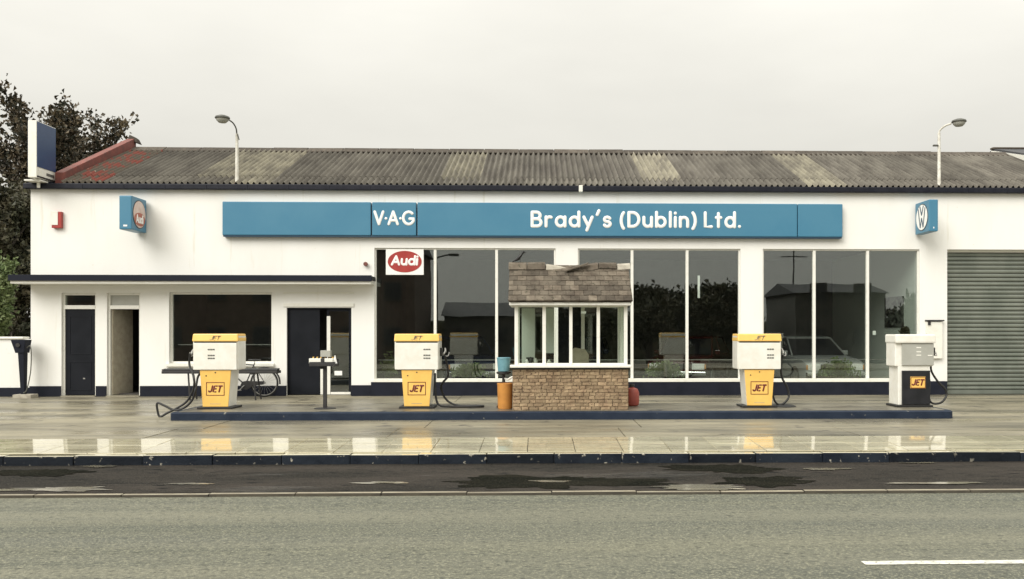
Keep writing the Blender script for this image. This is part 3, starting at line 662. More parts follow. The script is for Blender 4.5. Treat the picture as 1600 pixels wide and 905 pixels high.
PYC = -5.12      # pump centre line
def make_pump(label, u, kind, hose, lines):
    fy = PYC - .25; x = ax(u, fy)
    t = thing('fuel_pump', label, 'fuel pump', (x, PYC, IZ), 'fuel pumps on the island')
    bz = IZ
    def lb(name, m, x0, x1, y0, y1, z0, z1, bev=0., par=None): return B(name, m, par or t, x + x0, x + x1, PYC + y0, PYC + y1, bz + z0, bz + z1, bev)
    if kind == 'y':
        lb('base_plate', M['rubber'], -.33, .33, -.27, .27, 0, .035, .006)
        q = lambda hw, y0, y1, z: [(x - hw, PYC + y0, bz + z), (x + hw, PYC + y0, bz + z), (x + hw, PYC + y1, bz + z), (x - hw, PYC + y1, bz + z)]
        MB().hexa(q(.235, -.21, .22, .036), q(.29, -.21, .22, .725)).build('lower_case', M['pumpwhite'], t, .012)
        fp = MB().hexa(q(.236, -.235, -.2105, .04), q(.288, -.235, -.2105, .722)).build('front_panel', M['yellow'], t, .008)
        for dx, dz in ((0, .68), (-.17, .62)): MB().lathe([(.012, -.006), (.012, .001)], (x + dx, PYC - .236, bz + dz), 10, 'y').build('lock', M['dark'], fp)
        cab = lb('cabinet', M['pumpwhite'], -.42, .42, -.23, .23, .727, 1.385, .03)
        lb('display_panel', M['pumpwhite'], -.40, .40, -.262, -.2305, .735, 1.235, .006)
        hd = MB().hexa(q(.425, -.262, .235, 1.262), q(.415, -.24, .22, 1.405)).build('top_sign', M['yellow'], t, .02)
        lb('shadow_gap', M['dark'], -.385, .385, -.255, -.231, 1.237, 1.258)
        lettering('lettering', 'JET', M['digits'], hd, front(x - .10, bz + 1.285, PYC - .255), .21, .085, r=.07, gap=.2, shear=.3, dep=.006)
        for k, dz in enumerate((1.10, .99, .935)):
            for j in range(3): lb('price_figure', M['digits'], lines + .045 * j - .06, lines + .045 * j - .022, -.2665, -.2621, dz, dz + .024)
        bx0, bx1, bz0, bz1 = -.17, .17, .25, .50
        fr = frame(x + bx0, x + bx1, bz + bz0, bz + bz1, .012, PYC - .24, PYC - .2352, True).build('badge_border', M['jetred'], fp, .002)
        lettering('lettering', 'JET', M['jetred'], fp, front(x - .135, bz + .305, PYC - .236), .275, .14, r=.15, gap=.36, shear=.28, dep=.006)
        lb('foot_label', M['beige'], -.10, .10, -.2365, -.2352, .09, .098)
    else:
        lb('base_plate', M['rubber'], -.36, .34, -.27, .27, 0, .04, .006)
        lb('lower_case', M['pumpwhite'], -.31, .30, -.20, .24, .041, .80, .01)
        fp = lb('front_panel', M['pumpblack'], -.245, .30, -.235, -.2005, .05, .70, .008)
        lb('cabinet', M['pumpwhite'], -.37, .37, -.20, .24, .78, 1.38, .02)
        lb('display_panel', M['pumpgrey'], -.245, .37, -.235, -.2005, .80, 1.22, .008)
        lb('top_cover', M['pumpwhite'], -.385, .40, -.27, .26, 1.225, 1.395, .03)
        for j, (dx, dz) in enumerate(((.03, 1.13), (.03, 1.05), (.03, .985), (.25, .98))): lb('price_figure', M['trim'], dx, dx + .09, -.2395, -.2352, dz, dz + .02)
        MB().box(x - .09, x + .205, PYC - .245, PYC - .2355, bz + .36, bz + .585).build('badge', M['yellow'], fp, .004)
        frame(x - .085, x + .20, bz + .365, bz + .58, .01, PYC - .249, PYC - .2455, True).build('badge_border', M['jetred'], fp, .001)
        lettering('lettering', 'JET', M['jetred'], fp, front(x - .065, bz + .41, PYC - .247), .25, .13, r=.15, gap=.36, shear=.28, dep=.005)
        x += .0
    s = hose; X0 = x + s * (.42 if kind == 'y' else .38)
    nz = lb('nozzle_boot', M['dark'], *sorted((s * .37 if kind == 'k' else s * .421, s * .46)), -.1, .06, .98, 1.14, .012)
    nb = MB().tube(spline([(X0 + s * .07, PYC - .1, bz + 1.02), (X0 + s * .09, PYC - .02, bz + 1.07), (X0 + s * .08, PYC + .08, bz + 1.12), (X0 + s * .08, PYC + .16, bz + 1.05)]), .018, 8).build('nozzle', M['steel'], t, smooth=True)
    MB().tube(spline([(X0 + s * .05, PYC - .05, bz + 1.0), (X0 + s * .14, PYC - .02, bz + .98), (X0 + s * .16, PYC + .06, bz + 1.05)]), .01, 6).build('trigger_guard', M['steel'], nb, smooth=True)
    if kind == 'y' and s > 0 and lines < .1: pass
    return t, x, bz
# pump hoses are laid out per pump
def hose(t, pts, r=.021): MB().tube(spline(pts, 8), r, 8).build('hose', M['rubber'], t, smooth=True)
fz = IZ + .022
t, x, bz = make_pump('yellow and white JET fuel pump at left island end, before the office window', 336, 'y', -1, -.07)
hq = [(297, 552), (296, 570), (303, 590), (302, 608), (292, 627), (276, 638), (262, 645), (250, 651), (246, 641), (246, 630), (257, 634), (272, 640.5), (288, 637), (301, 624), (306, 606), (309, 590), (314, 582)]
hose(t, [at(u_, v_, PYC - (.05 if k_ in (0, 1, 15, 16) else .3)) for k_, (u_, v_) in enumerate(hq)])
t, x, bz = make_pump('yellow and white JET fuel pump nearest the kiosk, under the Audi sign', 651, 'y', 1, .19)
hose(t, [(x + .5, PYC - .05, bz + 1.0), (x + .55, PYC, .95), (x + .56, PYC + .02, .75), (x + .46, PYC + .06, .62), (x + .42, PYC + .12, .5), (x + .52, PYC + .15, .28), (x + .75, PYC + .12, fz), (x + 1.1, PYC + .08, fz), (x + 1.24, PYC - .02, fz), (x + 1.1, PYC - .1, fz), (x + .6, PYC - .1, fz), (x + .38, PYC - .06, .22), (x + .32, PYC, .5), (x + .31, PYC + .05, .8)])
t, x, bz = make_pump('yellow and white JET fuel pump right of the kiosk, before white pier', 1187, 'y', 1, .2)
hose(t, [(x + .5, PYC - .05, bz + 1.0), (x + .48, PYC, .98), (x + .50, PYC + .02, .72), (x + .62, PYC + .05, .5), (x + .64, PYC + .05, .32), (x + .52, PYC, .2), (x + .42, PYC, .19), (x + .34, PYC, .3), (x + .31, PYC + .02, .55), (x + .30, PYC + .05, .8)])
MB().lathe([(.24, 0), (.245, .012), (.2, .03)], (x + .52, PYC, IZ), 20).build('hose_mat', M['rubber'], t)
t, x, bz = make_pump('white fuel pump with grey display and black JET panel, before the shutter', 1430, 'k', 1, 0)
hose(t, [(x + .43, PYC - .05, bz + 1.0), (x + .42, PYC, .98), (x + .44, PYC + .02, .82), (x + .58, PYC + .05, .62), (x + .72, PYC + .05, .48), (x + .74, PYC + .05, .34), (x + .62, PYC, .22), (x + .46, PYC, .2), (x + .38, PYC, .3), (x + .40, PYC + .02, .55), (x + .39, PYC + .05, .72), (x + .305, PYC + .08, .82)])

# ------------------------------------------------------------------ kiosk
KF, KB = -5.78, -4.45
kx0, kx1 = ax(801.5, KF), ax(981.5, KF)
kz1 = az(575.5, KF); kz2 = az(475, KF)
ks = thing('kiosk', 'small brown stone attendant kiosk with tiled roof and white framed windows', 'kiosk', ((kx0 + kx1) / 2, (KF + KB) / 2, IZ))
MB().box(kx0 + .012, kx1 - .012, KF + .012, KF + .1, IZ, kz1).box(kx0 + .012, kx0 + .1, KF + .101, KB - .012, IZ, kz1).box(kx1 - .1, kx1 - .012, KF + .101, KB - .012, IZ, kz1).box(kx0 + .101, kx1 - .101, KB - .1, KB - .012, IZ, kz1).build('wall', M['stonejoint'], ks)
bme = [mesh_of(MB().box(0, 1, 0, 1, 0, 1), 'brick', M['stone']) for _ in range(1)]
def brick_mesh():
    mb = MB().box(0, 1, 0, .022, 0, 1)
    mb.v = [(a + rng.uniform(-.05, .05), b + (rng.uniform(-.006, .006) if b < .01 else 0), c + rng.uniform(-.1, .1)) for a, b, c in mb.v]
    return mesh_of(mb, 'brick', M['stone'])
bms = [brick_mesh() for _ in range(10)]
rows = 12; rh = (kz1 - IZ) / rows
for r_ in range(rows):
    X_ = kx0
    while X_ < kx1 - .02:
        L_ = rng.uniform(.09, .19); L_ = min(L_, kx1 - X_)
        if kx1 - X_ - L_ < .06: L_ = kx1 - X_
        inst(rng.choice(bms), 'brick', ks, (X_ + .005, KF - .004 + rng.uniform(-.004, .004), IZ + rh * r_ + .004), (L_ - .01, 1, rh - .009)); X_ += L_
sb = MB()
for r_ in range(rows):
    for sx, xx0 in ((-1, kx0), (1, kx1)):
        y = KF + .03
        while y < KB - .05:
            L_ = min(rng.uniform(.1, .22), KB - y); xa = xx0 - .01 if sx < 0 else xx0 - .012
            sb.box(xa, xa + .022 + rng.uniform(-.003, .003), y + .004, y + L_ - .005, IZ + rh * r_ + .004, IZ + rh * (r_ + 1) - .005); y += L_
o = sb.build('side_bricks', M['stone'], ks); o['kind'] = 'stuff'
B('rear_door', M['trim'], ks, kx1 - .95, kx1 - .25, KB - .011, KB + .02, IZ, kz1, .004)
B('sill', M['trimb'], ks, ax(797, KF), ax(986, KF), KF - .09, KF + .14, kz1 + .012, kz1 + .062, .012)
B('sill_shade_strip', M['dark'], ks, kx0 - .01, kx1 + .01, KF - .03, KF + .1, kz1 - .022, kz1 + .011)  # dark strip painted as the shade under the sill
B('counter', M['beige'], ks, kx0 + .12, kx1 - .12, KF + .141, KF + .5, kz1 - .02, kz1 + .03)
B('floor', M['islandtop'], ks, kx0 + .102, kx1 - .102, KF + .102, KB - .102, IZ - .02, IZ + .03)
fy0, fy1 = KF + .03, KF + .11
wz0, wz1 = kz1 + .063, kz2 - .03
edges = [(804, 809.5), (847.5, 853), (889.5, 894.5), (932.5, 937.5), (975, 980.5)]
for a, b in edges: B('window_post', M['trimb'], ks, ax(a, fy0), ax(b, fy0), fy0, fy1, wz0, wz1, .005)
for (a, b), (c, d) in zip(edges, edges[1:]):
    B('pane', G2, ks, ax(b, fy0) + .001, ax(c, fy0) - .001, fy0 + .035, fy0 + .04, wz0 + .03, wz1 - .02)
    B('glazing_bar', M['trimb'], ks, ax(b, fy0) + .001, ax(c, fy0) - .001, fy0 + .02, fy0 + .06, wz0, wz0 + .029, .003)
    B('glazing_bar', M['trimb'], ks, ax(b, fy0) + .001, ax(c, fy0) - .001, fy0 + .02, fy0 + .06, wz1 - .019, wz1, .003)
for xx0, xx1 in ((ax(804, fy0), ax(804, fy0) + .07), (ax(980.5, fy0) - .07, ax(980.5, fy0))):   # side and rear lights
    for y in (KF + .72, KB - .1): B('window_post', M['trimb'], ks, xx0, xx1, y, y + .07, kz1 + .001, wz1, .005)
    for y0, y1 in ((KF + .112, KF + .718), (KF + .792, KB - .102)):
        B('pane', G2, ks, xx0 + .03, xx0 + .035, y0, y1, kz1 + .03, wz1)
        B('glazing_bar', M['trimb'], ks, xx0 + .01, xx1 - .01, y0, y1, kz1 + .001, kz1 + .029)
for a, b in ((.62, .70),):
    xm = kx0 + (kx1 - kx0) * a; B('window_post', M['trimb'], ks, xm, xm + .07, KB - .09, KB - .03, kz1 + .001, wz1, .004)
B('pale_panel', M['interiorpale'], ks, kx0 + .14, kx0 + .40, KB - .2, KB - .15, kz1 + .02, wz1 - .02)  # pale panel added in place of sky reflections and the view through
B('pale_side_panel', M['interiorpale'], ks, kx0 + .60, kx0 + .78, KB - .2, KB - .15, kz1 + .25, wz1 - .02)  # second added panel for the same reflected paleness
B('rear_panel', M['door'], ks, kx0 + (kx1 - kx0) * .405, kx0 + (kx1 - kx0) * .615, KB - .08, KB - .04, kz1 + .001, wz1)
B('price_card', M['white'], ks, ax(908, fy0), ax(916, fy0), fy0 + .041, fy0 + .044, az(490, fy0), az(486, fy0))
er0, er1 = ax(795.5, KF - .12), ax(987, KF - .12)
ez = kz2 - .028
B('eaves_board', M['trimb'], ks, er0, er1, KF - .13, KB + .13, ez, ez + .055, .008)
ky = (KF + KB) / 2; kr = az(419, ky)
eb = ez + .058; kp = math.atan2(kr - eb, ky - (KF - .16)); ksl = (kr - eb) / math.sin(kp)
kroof = MB().hexa([(er0, KF - .13, eb), (er1, KF - .13, eb), (er1, KB + .13, eb), (er0, KB + .13, eb)],
          [(er0 + .01, ky - .03, kr - .03), (er1 - .01, ky - .03, kr - .03), (er1 - .01, ky + .03, kr - .03), (er0 + .01, ky + .03, kr - .03)]).build('roof', M['tile'], ks)
nrow, ncol = 7, 14; tw_ = (er1 - er0 + .03) / ncol; ex = ksl / nrow
tms = []
for k in range(5):
    mb = MB().box(.002, tw_ - .002, 0, ex + .045, 0, .030)
    mb.v = [(a, b + (rng.uniform(-.008, .004) if b < .01 else 0), c + (rng.uniform(-.002, .006) if b < .01 else 0)) for a, b, c in mb.v]
    tms.append(mesh_of(mb, 'roof_tile', M['tile'], .003))
for side in (1, -1):
    for r_ in range(nrow):
        for c_ in range(ncol + 1):
            x_ = er0 - .015 + tw_ * (c_ - (.5 if r_ % 2 else 0))
            sc = 1.
            if r_ % 2 and c_ in (0, ncol): sc = .5
            elif not r_ % 2 and c_ == ncol: continue
            if r_ % 2 and c_ == 0: x_ = er0 - .015
            off = ex * r_ - .02
            y_ = (KF - .16 + off * math.cos(kp)) if side > 0 else (KB + .16 - off * math.cos(kp))
            z_ = eb + off * math.sin(kp) + .022
            if side < 0: x_ += tw_ * sc
            inst(tms[rng.randrange(5)], 'roof_tile', kroof, (x_, y_, z_ + rng.uniform(0, .004)), (sc, 1, 1), (kp - .05, rng.uniform(-.012, .012), 0 if side > 0 else math.pi))
rp = lambda r: [(-r * 1.25, -r * .9), (-r * .8, 0), (0, r * .35), (r * .8, 0), (r * 1.25, -r * .9)]
def ridge_piece(u0, u1, m, dz, tilt=0., r=.12):
    a, b = ax(u0, ky), ax(u1, ky); mb = MB()
    mb.loft([[(x - a, y, z + tt_) for y, z in rp(r)] for x, tt_ in ((a, 0), (b, tilt))])
    o = mb.build('ridge_tile', m, kroof, .006, origin=(0, 0, 0)); o.location = Vector((a, ky, kr + dz)) - wloc(kroof)
for u0, u1 in ((795, 823), (824, 852)): ridge_piece(u0, u1, M['tile'], .07, rng.uniform(-.01, .01))
ridge_piece(853, 886, M['mortar'], .045, -.05, .10)
ridge_piece(887, 905, M['tile'], .0, .03, .10)
ridge_piece(906, 934, M['tile'], .02, .055, .11)
ridge_piece(935, 963, M['tile'], .075, .0, .10); ridge_piece(964, 984, M['mortar'], .05, .015, .10)
o = MB().hexa([(0, 0, 0), (.42, 0, .14), (.44, .13, .17), (.02, .12, .02)], [(0, 0, .025), (.42, 0, .165), (.44, .13, .195), (.02, .12, .045)]).build('slipped_tile', M['tile'], kroof, .004, origin=(0, 0, 0))
o.location = Vector((ax(884, ky - .2), ky - .23, kr - .085)) - wloc(kroof)
# bird on the kiosk ridge
bx, by_, bz_ = ax(812, ky), ky, kr + .115
mb = MB(); rings = []
for t_, r_, z_ in ((-.15, .008, -.005), (-.09, .02, .03), (-.04, .045, .065), (.0, .056, .10), (.035, .048, .14), (.05, .034, .165), (.065, .036, .185), (.085, .026, .19), (.10, .008, .187), (.125, .002, .183)):
    rings.append([(bx + t_ + .0, by_ + r_ * math.cos(2 * math.pi * j / 10), bz_ + z_ + r_ * math.sin(2 * math.pi * j / 10)) for j in range(10)])
mb.loft(rings)
o = mb.build('bird', M['rubber'], None, smooth=True, origin=(bx, by_, bz_)); tag(o, 'small black bird perched on the kiosk roof ridge', 'bird')
for dy in (-.012, .012): MB().tube([(bx + .01, by_ + dy, bz_ + .06), (bx + .015, by_ + dy, bz_ - .012)], .004, 5).build('leg', M['dark'], o)

# things in the kiosk
cx = ax(905, KF + .75)
ch = thing('office_chair', 'beige padded chair behind the kiosk window', 'chair', (cx, KF + .85, IZ + .03))
B('seat', M['beige'], ch, cx - .2, cx + .2, KF + .65, KF + 1.0, IZ + .45, IZ + .52, .03)
MB().loft([[(cx + .2 * s_ * math.cos(R(a)) * k, y, kz1 - .1 + zz) for a, s_ in ((180, 1), (0, 1), (0, .8), (180, .8)) for zz in [0]] for k, y in ((1, 0), (1, .05))]) if False else None
mb = MB(); mb.loft([[(cx + dx * k, y_, kz1 + z_) for dx, z_ in ((-.2, -.35), (.2, -.35), (.2, .22), (.13, .33), (-.08, .36), (-.18, .28))] for k, y_ in ((1, KF + .95), (.97, KF + 1.02))]); mb.build('backrest', M['beige'], ch, .02)
MB().tube([(cx, KF + .84, IZ + .06), (cx, KF + .84, IZ + .45)], .03, 8).build('column', M['dark'], ch)
MB().box(cx - .22, cx + .22, KF + .81, KF + .87, IZ + .03, IZ + .065).box(cx - .03, cx + .03, KF + .62, KF + .809, IZ + .03, IZ + .064).box(cx - .03, cx + .03, KF + .871, KF + 1.06, IZ + .03, IZ + .064).build('foot', M['dark'], ch)
for i, (u, h, r_, m_, nm) in enumerate(((823, .13, .035, 'white', 'white'), (829, .17, .03, 'dark', 'black'), (837, .15, .035, 'pumpgrey', 'grey'), (858, .12, .04, 'trim', 'cream'))):
    px = ax(u, KF + .28); o = MB().lathe([(r_, 0), (r_, h * .7), (r_ * .5, h * .85), (r_ * .5, h)], (px, KF + .28, kz1 + .031), 10).build('jar', M[m_], None, smooth=True, origin=(px, KF + .28, kz1 + .031))
    tag(o, '%s jar on the kiosk counter behind the %s pane' % (nm, 'first' if u < 850 else 'second'), 'jar', 'jars on the kiosk counter')
till = thing('cash_till', 'pale cash till on kiosk counter left end', 'till', (ax(828, KF + .4), KF + .4, kz1 + .03))
tx = ax(828, KF + .4); B('body', M['pumpgrey'], till, tx - .1, tx + .1, KF + .33, KF + .48, kz1 + .031, kz1 + .10, .01); B('display', M['dark'], till, tx - .07, tx + .07, KF + .43, KF + .46, kz1 + .101, kz1 + .19, .006)

# bin, bucket on post, gas bottle
px = ax(789, -5.45)
o = MB().lathe([(.125, 0), (.135, .02), (.145, .45), (.15, .46), (.15, .48), (.13, .48), (.12, .1)], (px, -5.45, IZ), 20).build('litter_bin', M['orange'], None, smooth=True, origin=(px, -5.45, IZ))
tag(o, 'orange cylindrical bin standing left of the kiosk', 'bin')
px = ax(787, -5.1)
t = thing('bucket_stand', 'pale blue water bucket held on black post beside the kiosk', 'bucket stand', (px, -5.1, IZ))
MB().tube([(px, -5.1, IZ), (px, -5.1, .78)], .03, 8).build('post', M['dark'], t)
MB().lathe([(.10, .0), (.14, .02), (.14, .05), (.05, .06)], (px, -5.1, .775), 14).build('holder', M['dark'], t, smooth=True)
MB().lathe([(.11, 0), (.13, .24), (.14, .245), (.135, .26), (.12, .255), (.10, .02)], (px, -5.1, .84), 18).build('bucket', M['bucket'], t, smooth=True)
B('base', M['dark'], t, px - .13, px + .13, -5.23, -4.97, IZ, IZ + .03, .005)
MB().tube(spline([(px + .02, -5.1, .70), (px + .08, -5.18, .68), (px + .15, -5.2, .72), (px + .24, -5.2, .74)]), .022, 6).build('cloth', M['trim'], t, smooth=True)
px = ax(987.5, -4.9)
o = MB().lathe([(.10, 0), (.13, .02), (.14, .06), (.14, .26), (.11, .33), (.04, .36), (.03, .38)], (px, -4.9, IZ), 18).build('gas_bottle', M['gasred'], None, smooth=True, origin=(px, -4.9, IZ))
tag(o, 'faded red squat gas bottle right of the kiosk wall', 'gas bottle')
MB().lathe([(.05, 0), (.05, .05), (.03, .05)], (px, -4.9, IZ + .375), 10).build('valve', M['dark'], o)

# oil display stand
px, py = ax(508, -5.35), -5.35
tz = az(567.5, py)
st = thing('display_stand', 'black single post display stand for oil containers, before entrance doors', 'display stand', (px, py, IZ))
B('post', M['dark'], st, px - .032, px + .032, py - .032, py + .032, IZ + .02, tz - .02, .004)
MB().lathe([(.20, 0), (.20, .012), (.05, .022)], (px, py, IZ), 20).build('base', M['dark'], st)
B('tray', M['dark'], st, ax(486, py), ax(527, py), py - .14, py + .14, tz - .05, tz, .006)
MB().box(ax(486, py) + .002, ax(527, py) - .002, py - .139, py - .133, tz + .001, tz + .03).box(ax(486, py) + .002, ax(527, py) - .002, py + .133, py + .139, tz + .001, tz + .08).build('tray_lip', M['dark'], st)
ocol = [('trim', 'white'), ('dark', 'black'), ('trim', 'cream'), ('pumpgrey', 'grey'), ('trim', 'white'), ('trim', 'white')]
def container(u, row, m, cap, label):
    x = ax(u, py); y = py + (-.075 if row == 0 else .07)
    o = MB().box(x - .04, x + .04, y - .045, y + .045, tz + .001, tz + .095).build('oil_container', M[m], None, .012, origin=(x, y, tz))
    tag(o, label, 'oil container', 'oil containers on the stand')
    MB().lathe([(.018, 0), (.018, .025)], (x - .012, y, tz + .0955), 8).build('cap', M[cap], o)
names = ['first', 'second', 'third', 'fourth', 'fifth', 'sixth']
for i, u in enumerate((488.5, 494.5, 500.5, 506.5, 512.5, 518.5)):
    container(u, 0, ('trim', 'trim', 'pumpwhite', 'dark', 'trim', 'trim')[i], 'dark', 'oil container in front row of stand, %s from the left' % names[i])
    container(u + 1, 1, ('pumpgrey', 'digits', 'pumpgrey', 'digits', 'digits', 'pumpgrey')[i], 'yellow', 'oil container in back row of stand, %s from the left' % names[i])
o = B('cardboard_box', M['pumpgrey'], None, ax(500.5, py), ax(516, py), py + .0, py + .12, tz + .122, tz + .24, .004, origin=(px, py, tz + .09)); tag(o, 'pale grey box on top of the oil stand', 'box')
fx_ = ax(523.5, py); o = MB().lathe([(.045, 0), (.04, .01), (.012, .12), (.008, .15)], (fx_, py, tz), 12).build('funnel', M['white'], None, smooth=True, origin=(fx_, py, tz)); tag(o, 'white pointed funnel at right end of oil stand', 'funnel')

# bench and bicycle by the office window
by0 = -1.15; bzt = az(576.5, by0, 340); bx0, bx1 = ax(257, by0), ax(436, by0)
bn = thing('bench', 'long narrow black bench below the office window', 'bench', ((bx0 + bx1) / 2, by0, 0))
for k in range(3): B('slat', M['dark'], bn, bx0 + .03 * (k == 2), bx1 - .03 * (k == 2), by0 - .16 + .11 * k, by0 - .06 + .11 * k, bzt - .035, bzt + .006 * k, .008)
B('rail', M['dark'], bn, bx0, bx1, by0 - .17, by0 + .17, bzt - .105, bzt - .038, .01)
for xx_ in (bx0 + .6, bx1 - .55):
    for s in (-1, 1):
        MB().tube([(xx_, by0 + s * .13, bzt - .08), (xx_ + .07, by0 + s * .2, 0)], .02, 6).build('leg', M['dark'], bn)
yb = -.34
bc = thing('bicycle', 'old dark roadster bicycle leaning under the office window', 'bicycle', (ax(385, yb), yb, 0))
xr_, xf_, rw_ = ax(413, yb), ax(413, yb) - 1.08, .345
def tor(c, R_, r, n=36, k=6): return [[(c[0] + (R_ + r * math.cos(2 * math.pi * j / k)) * math.cos(2 * math.pi * i / n), c[1] + r * math.sin(2 * math.pi * j / k), c[2] + (R_ + r * math.cos(2 * math.pi * j / k)) * math.sin(2 * math.pi * i / n)) for j in range(k)] for i in range(n + 1)]
for xw_ in (xr_, xf_):
    wv = MB().loft(tor((xw_, yb, rw_ + .0), rw_ - .018, .018), False).build('wheel', M['tyre'], bc, smooth=True)
    MB().loft(tor((xw_, yb, rw_), rw_ - .045, .011), False).build('rim', M['steel'], wv, smooth=True)
    mb = MB()
    for i in range(20):
        a = 2 * math.pi * i / 20; mb.tube([(xw_, yb, rw_), (xw_ + (rw_ - .05) * math.cos(a), yb, rw_ + (rw_ - .05) * math.sin(a))], .0022, 3)
    mb.build('spokes', M['steel'], wv)
    MB().lathe([(.025, -.04), (.025, .04)], (xw_, yb, rw_), 10, 'y').build('hub', M['steel'], wv)
    g_ = [(xw_ + (rw_ + .03) * math.cos(R(a)), yb, rw_ + (rw_ + .03) * math.sin(R(a))) for a in range(-5 if xw_ == xr_ else 40, 150, 8)]
    MB().tube(g_, .022, 5).build('mudguard', M['dark'], bc)
bbx = xr_ - .46; seat = (xr_ - .22, yb, .90); head = (xf_ + .22, yb, .92); bb = (bbx, yb, .29)
fr = MB().tube([bb, (xr_ - .235, yb, .82)], .015, 8).tube([bb, (xf_ + .2, yb, .68)], .016, 8).tube([(xr_ - .24, yb, .78), (xf_ + .215, yb, .82)], .015, 8).tube([bb, (xr_, yb + .04, rw_)], .011, 6).tube([(xr_ - .245, yb, .75), (xr_, yb + .04, rw_)], .010, 6).tube([head, (xf_ + .17, yb, .6), (xf_, yb + .04, rw_)], .015, 8)
fr.build('frame', M['dark'], bc, smooth=True)
MB().loft([[(xr_ - .22 + a, yb + wd_ * math.cos(2 * math.pi * j / 10), .90 + .03 * math.sin(2 * math.pi * j / 10)) for j in range(10)] for a, wd_ in ((-.16, .02), (-.05, .03), (.04, .07), (.10, .08), (.12, .05))]).build('saddle', M['rubber'], bc, smooth=True)
MB().tube([(xr_ - .235, yb, .80), (xr_ - .23, yb, .885)], .013, 6).build('seat_post', M['chrome'], bc)
MB().tube(spline([(xf_ + .42, yb - .27, .98), (xf_ + .25, yb - .24, 1.02), (xf_ + .2, yb, 1.0), (xf_ + .25, yb + .24, 1.02), (xf_ + .42, yb + .27, .98)]), .012, 6).build('handlebar', M['chrome'], bc, smooth=True)
MB().tube([head, (xf_ + .205, yb, 1.0)], .013, 6).build('stem', M['chrome'], bc)
MB().loft([[(bbx + .0 + a, y_, .29 + b) for a, b in ((-.10, .0), (-.06, .09), (.05, .11), (.30, .10), (.46, .10), (.46, .02), (.2, -.02), (.05, -.11), (-.06, -.09))] for y_ in (yb - .06, yb - .045)]).build('chain_case', M['dark'], bc, .004)
MB().tube([(bbx, yb - .08, .29), (bbx - .11, yb - .08, .18)], .01, 6).box(bbx - .17, bbx - .06, yb - .16, yb - .08, .165, .185).build('crank', M['steel'], bc)

# ------------------------------------------------------------------ left boundary: wall, air line post
zbw = az(530, .1, 25)
o = B('boundary_wall', M['render'], None, -22, XL - .004, .05, .25, -.3, zbw, .01, origin=(-17, .15, 0)); tag(o, 'low white boundary wall left of the garage, navy at its foot', 'wall')
B('plinth', M['navy'], o, -22, XL - .03, .01, .049, -.02, az(606, 0, 25), .005)
B('coping', M['trim'], o, -22, ax(36), -.0, .29, zbw + .001, zbw + .06, .02)
px = ax(37, -.35)
t = thing('air_line_post', 'dark blue air line post with hose by the boundary wall', 'air pump', (px, -.35, 0))
B('base', M['mortar'], t, ax(21, -.5), ax(50, -.5), -.55, -.22, -.02, .085, .02)
MB().hexa([(px - .045, -.40, .086), (px + .05, -.40, .086), (px + .05, -.30, .086), (px - .045, -.30, .086)], [(px - .09, -.44, 1.08), (px + .05, -.44, 1.08), (px + .05, -.26, 1.08), (px - .09, -.26, 1.08)]).build('post', M['navy'], t, .01)
MB().hexa([(px - .14, -.46, 1.0805), (px + .07, -.46, 1.0805), (px + .07, -.22, 1.0805), (px - .14, -.22, 1.0805)], [(px - .24, -.48, 1.40), (px + .11, -.48, 1.40), (px + .11, -.2, 1.40), (px - .24, -.2, 1.40)]).build('head', M['navy'], t, .012)
MB().lathe([(.05, -.02), (.05, .0)], (px - .06, -.48, 1.27), 14, 'y').build('gauge', M['dark'], t)
MB().tube(spline([(px + .1, -.4, 1.2), (px + .19, -.42, 1.25), (px + .22, -.42, 1.05), (px + .2, -.42, .6), (px + .13, -.45, .2), (px + .08, -.5, .12)]), .012, 6).build('hose', M['lampgrey'], t, smooth=True)

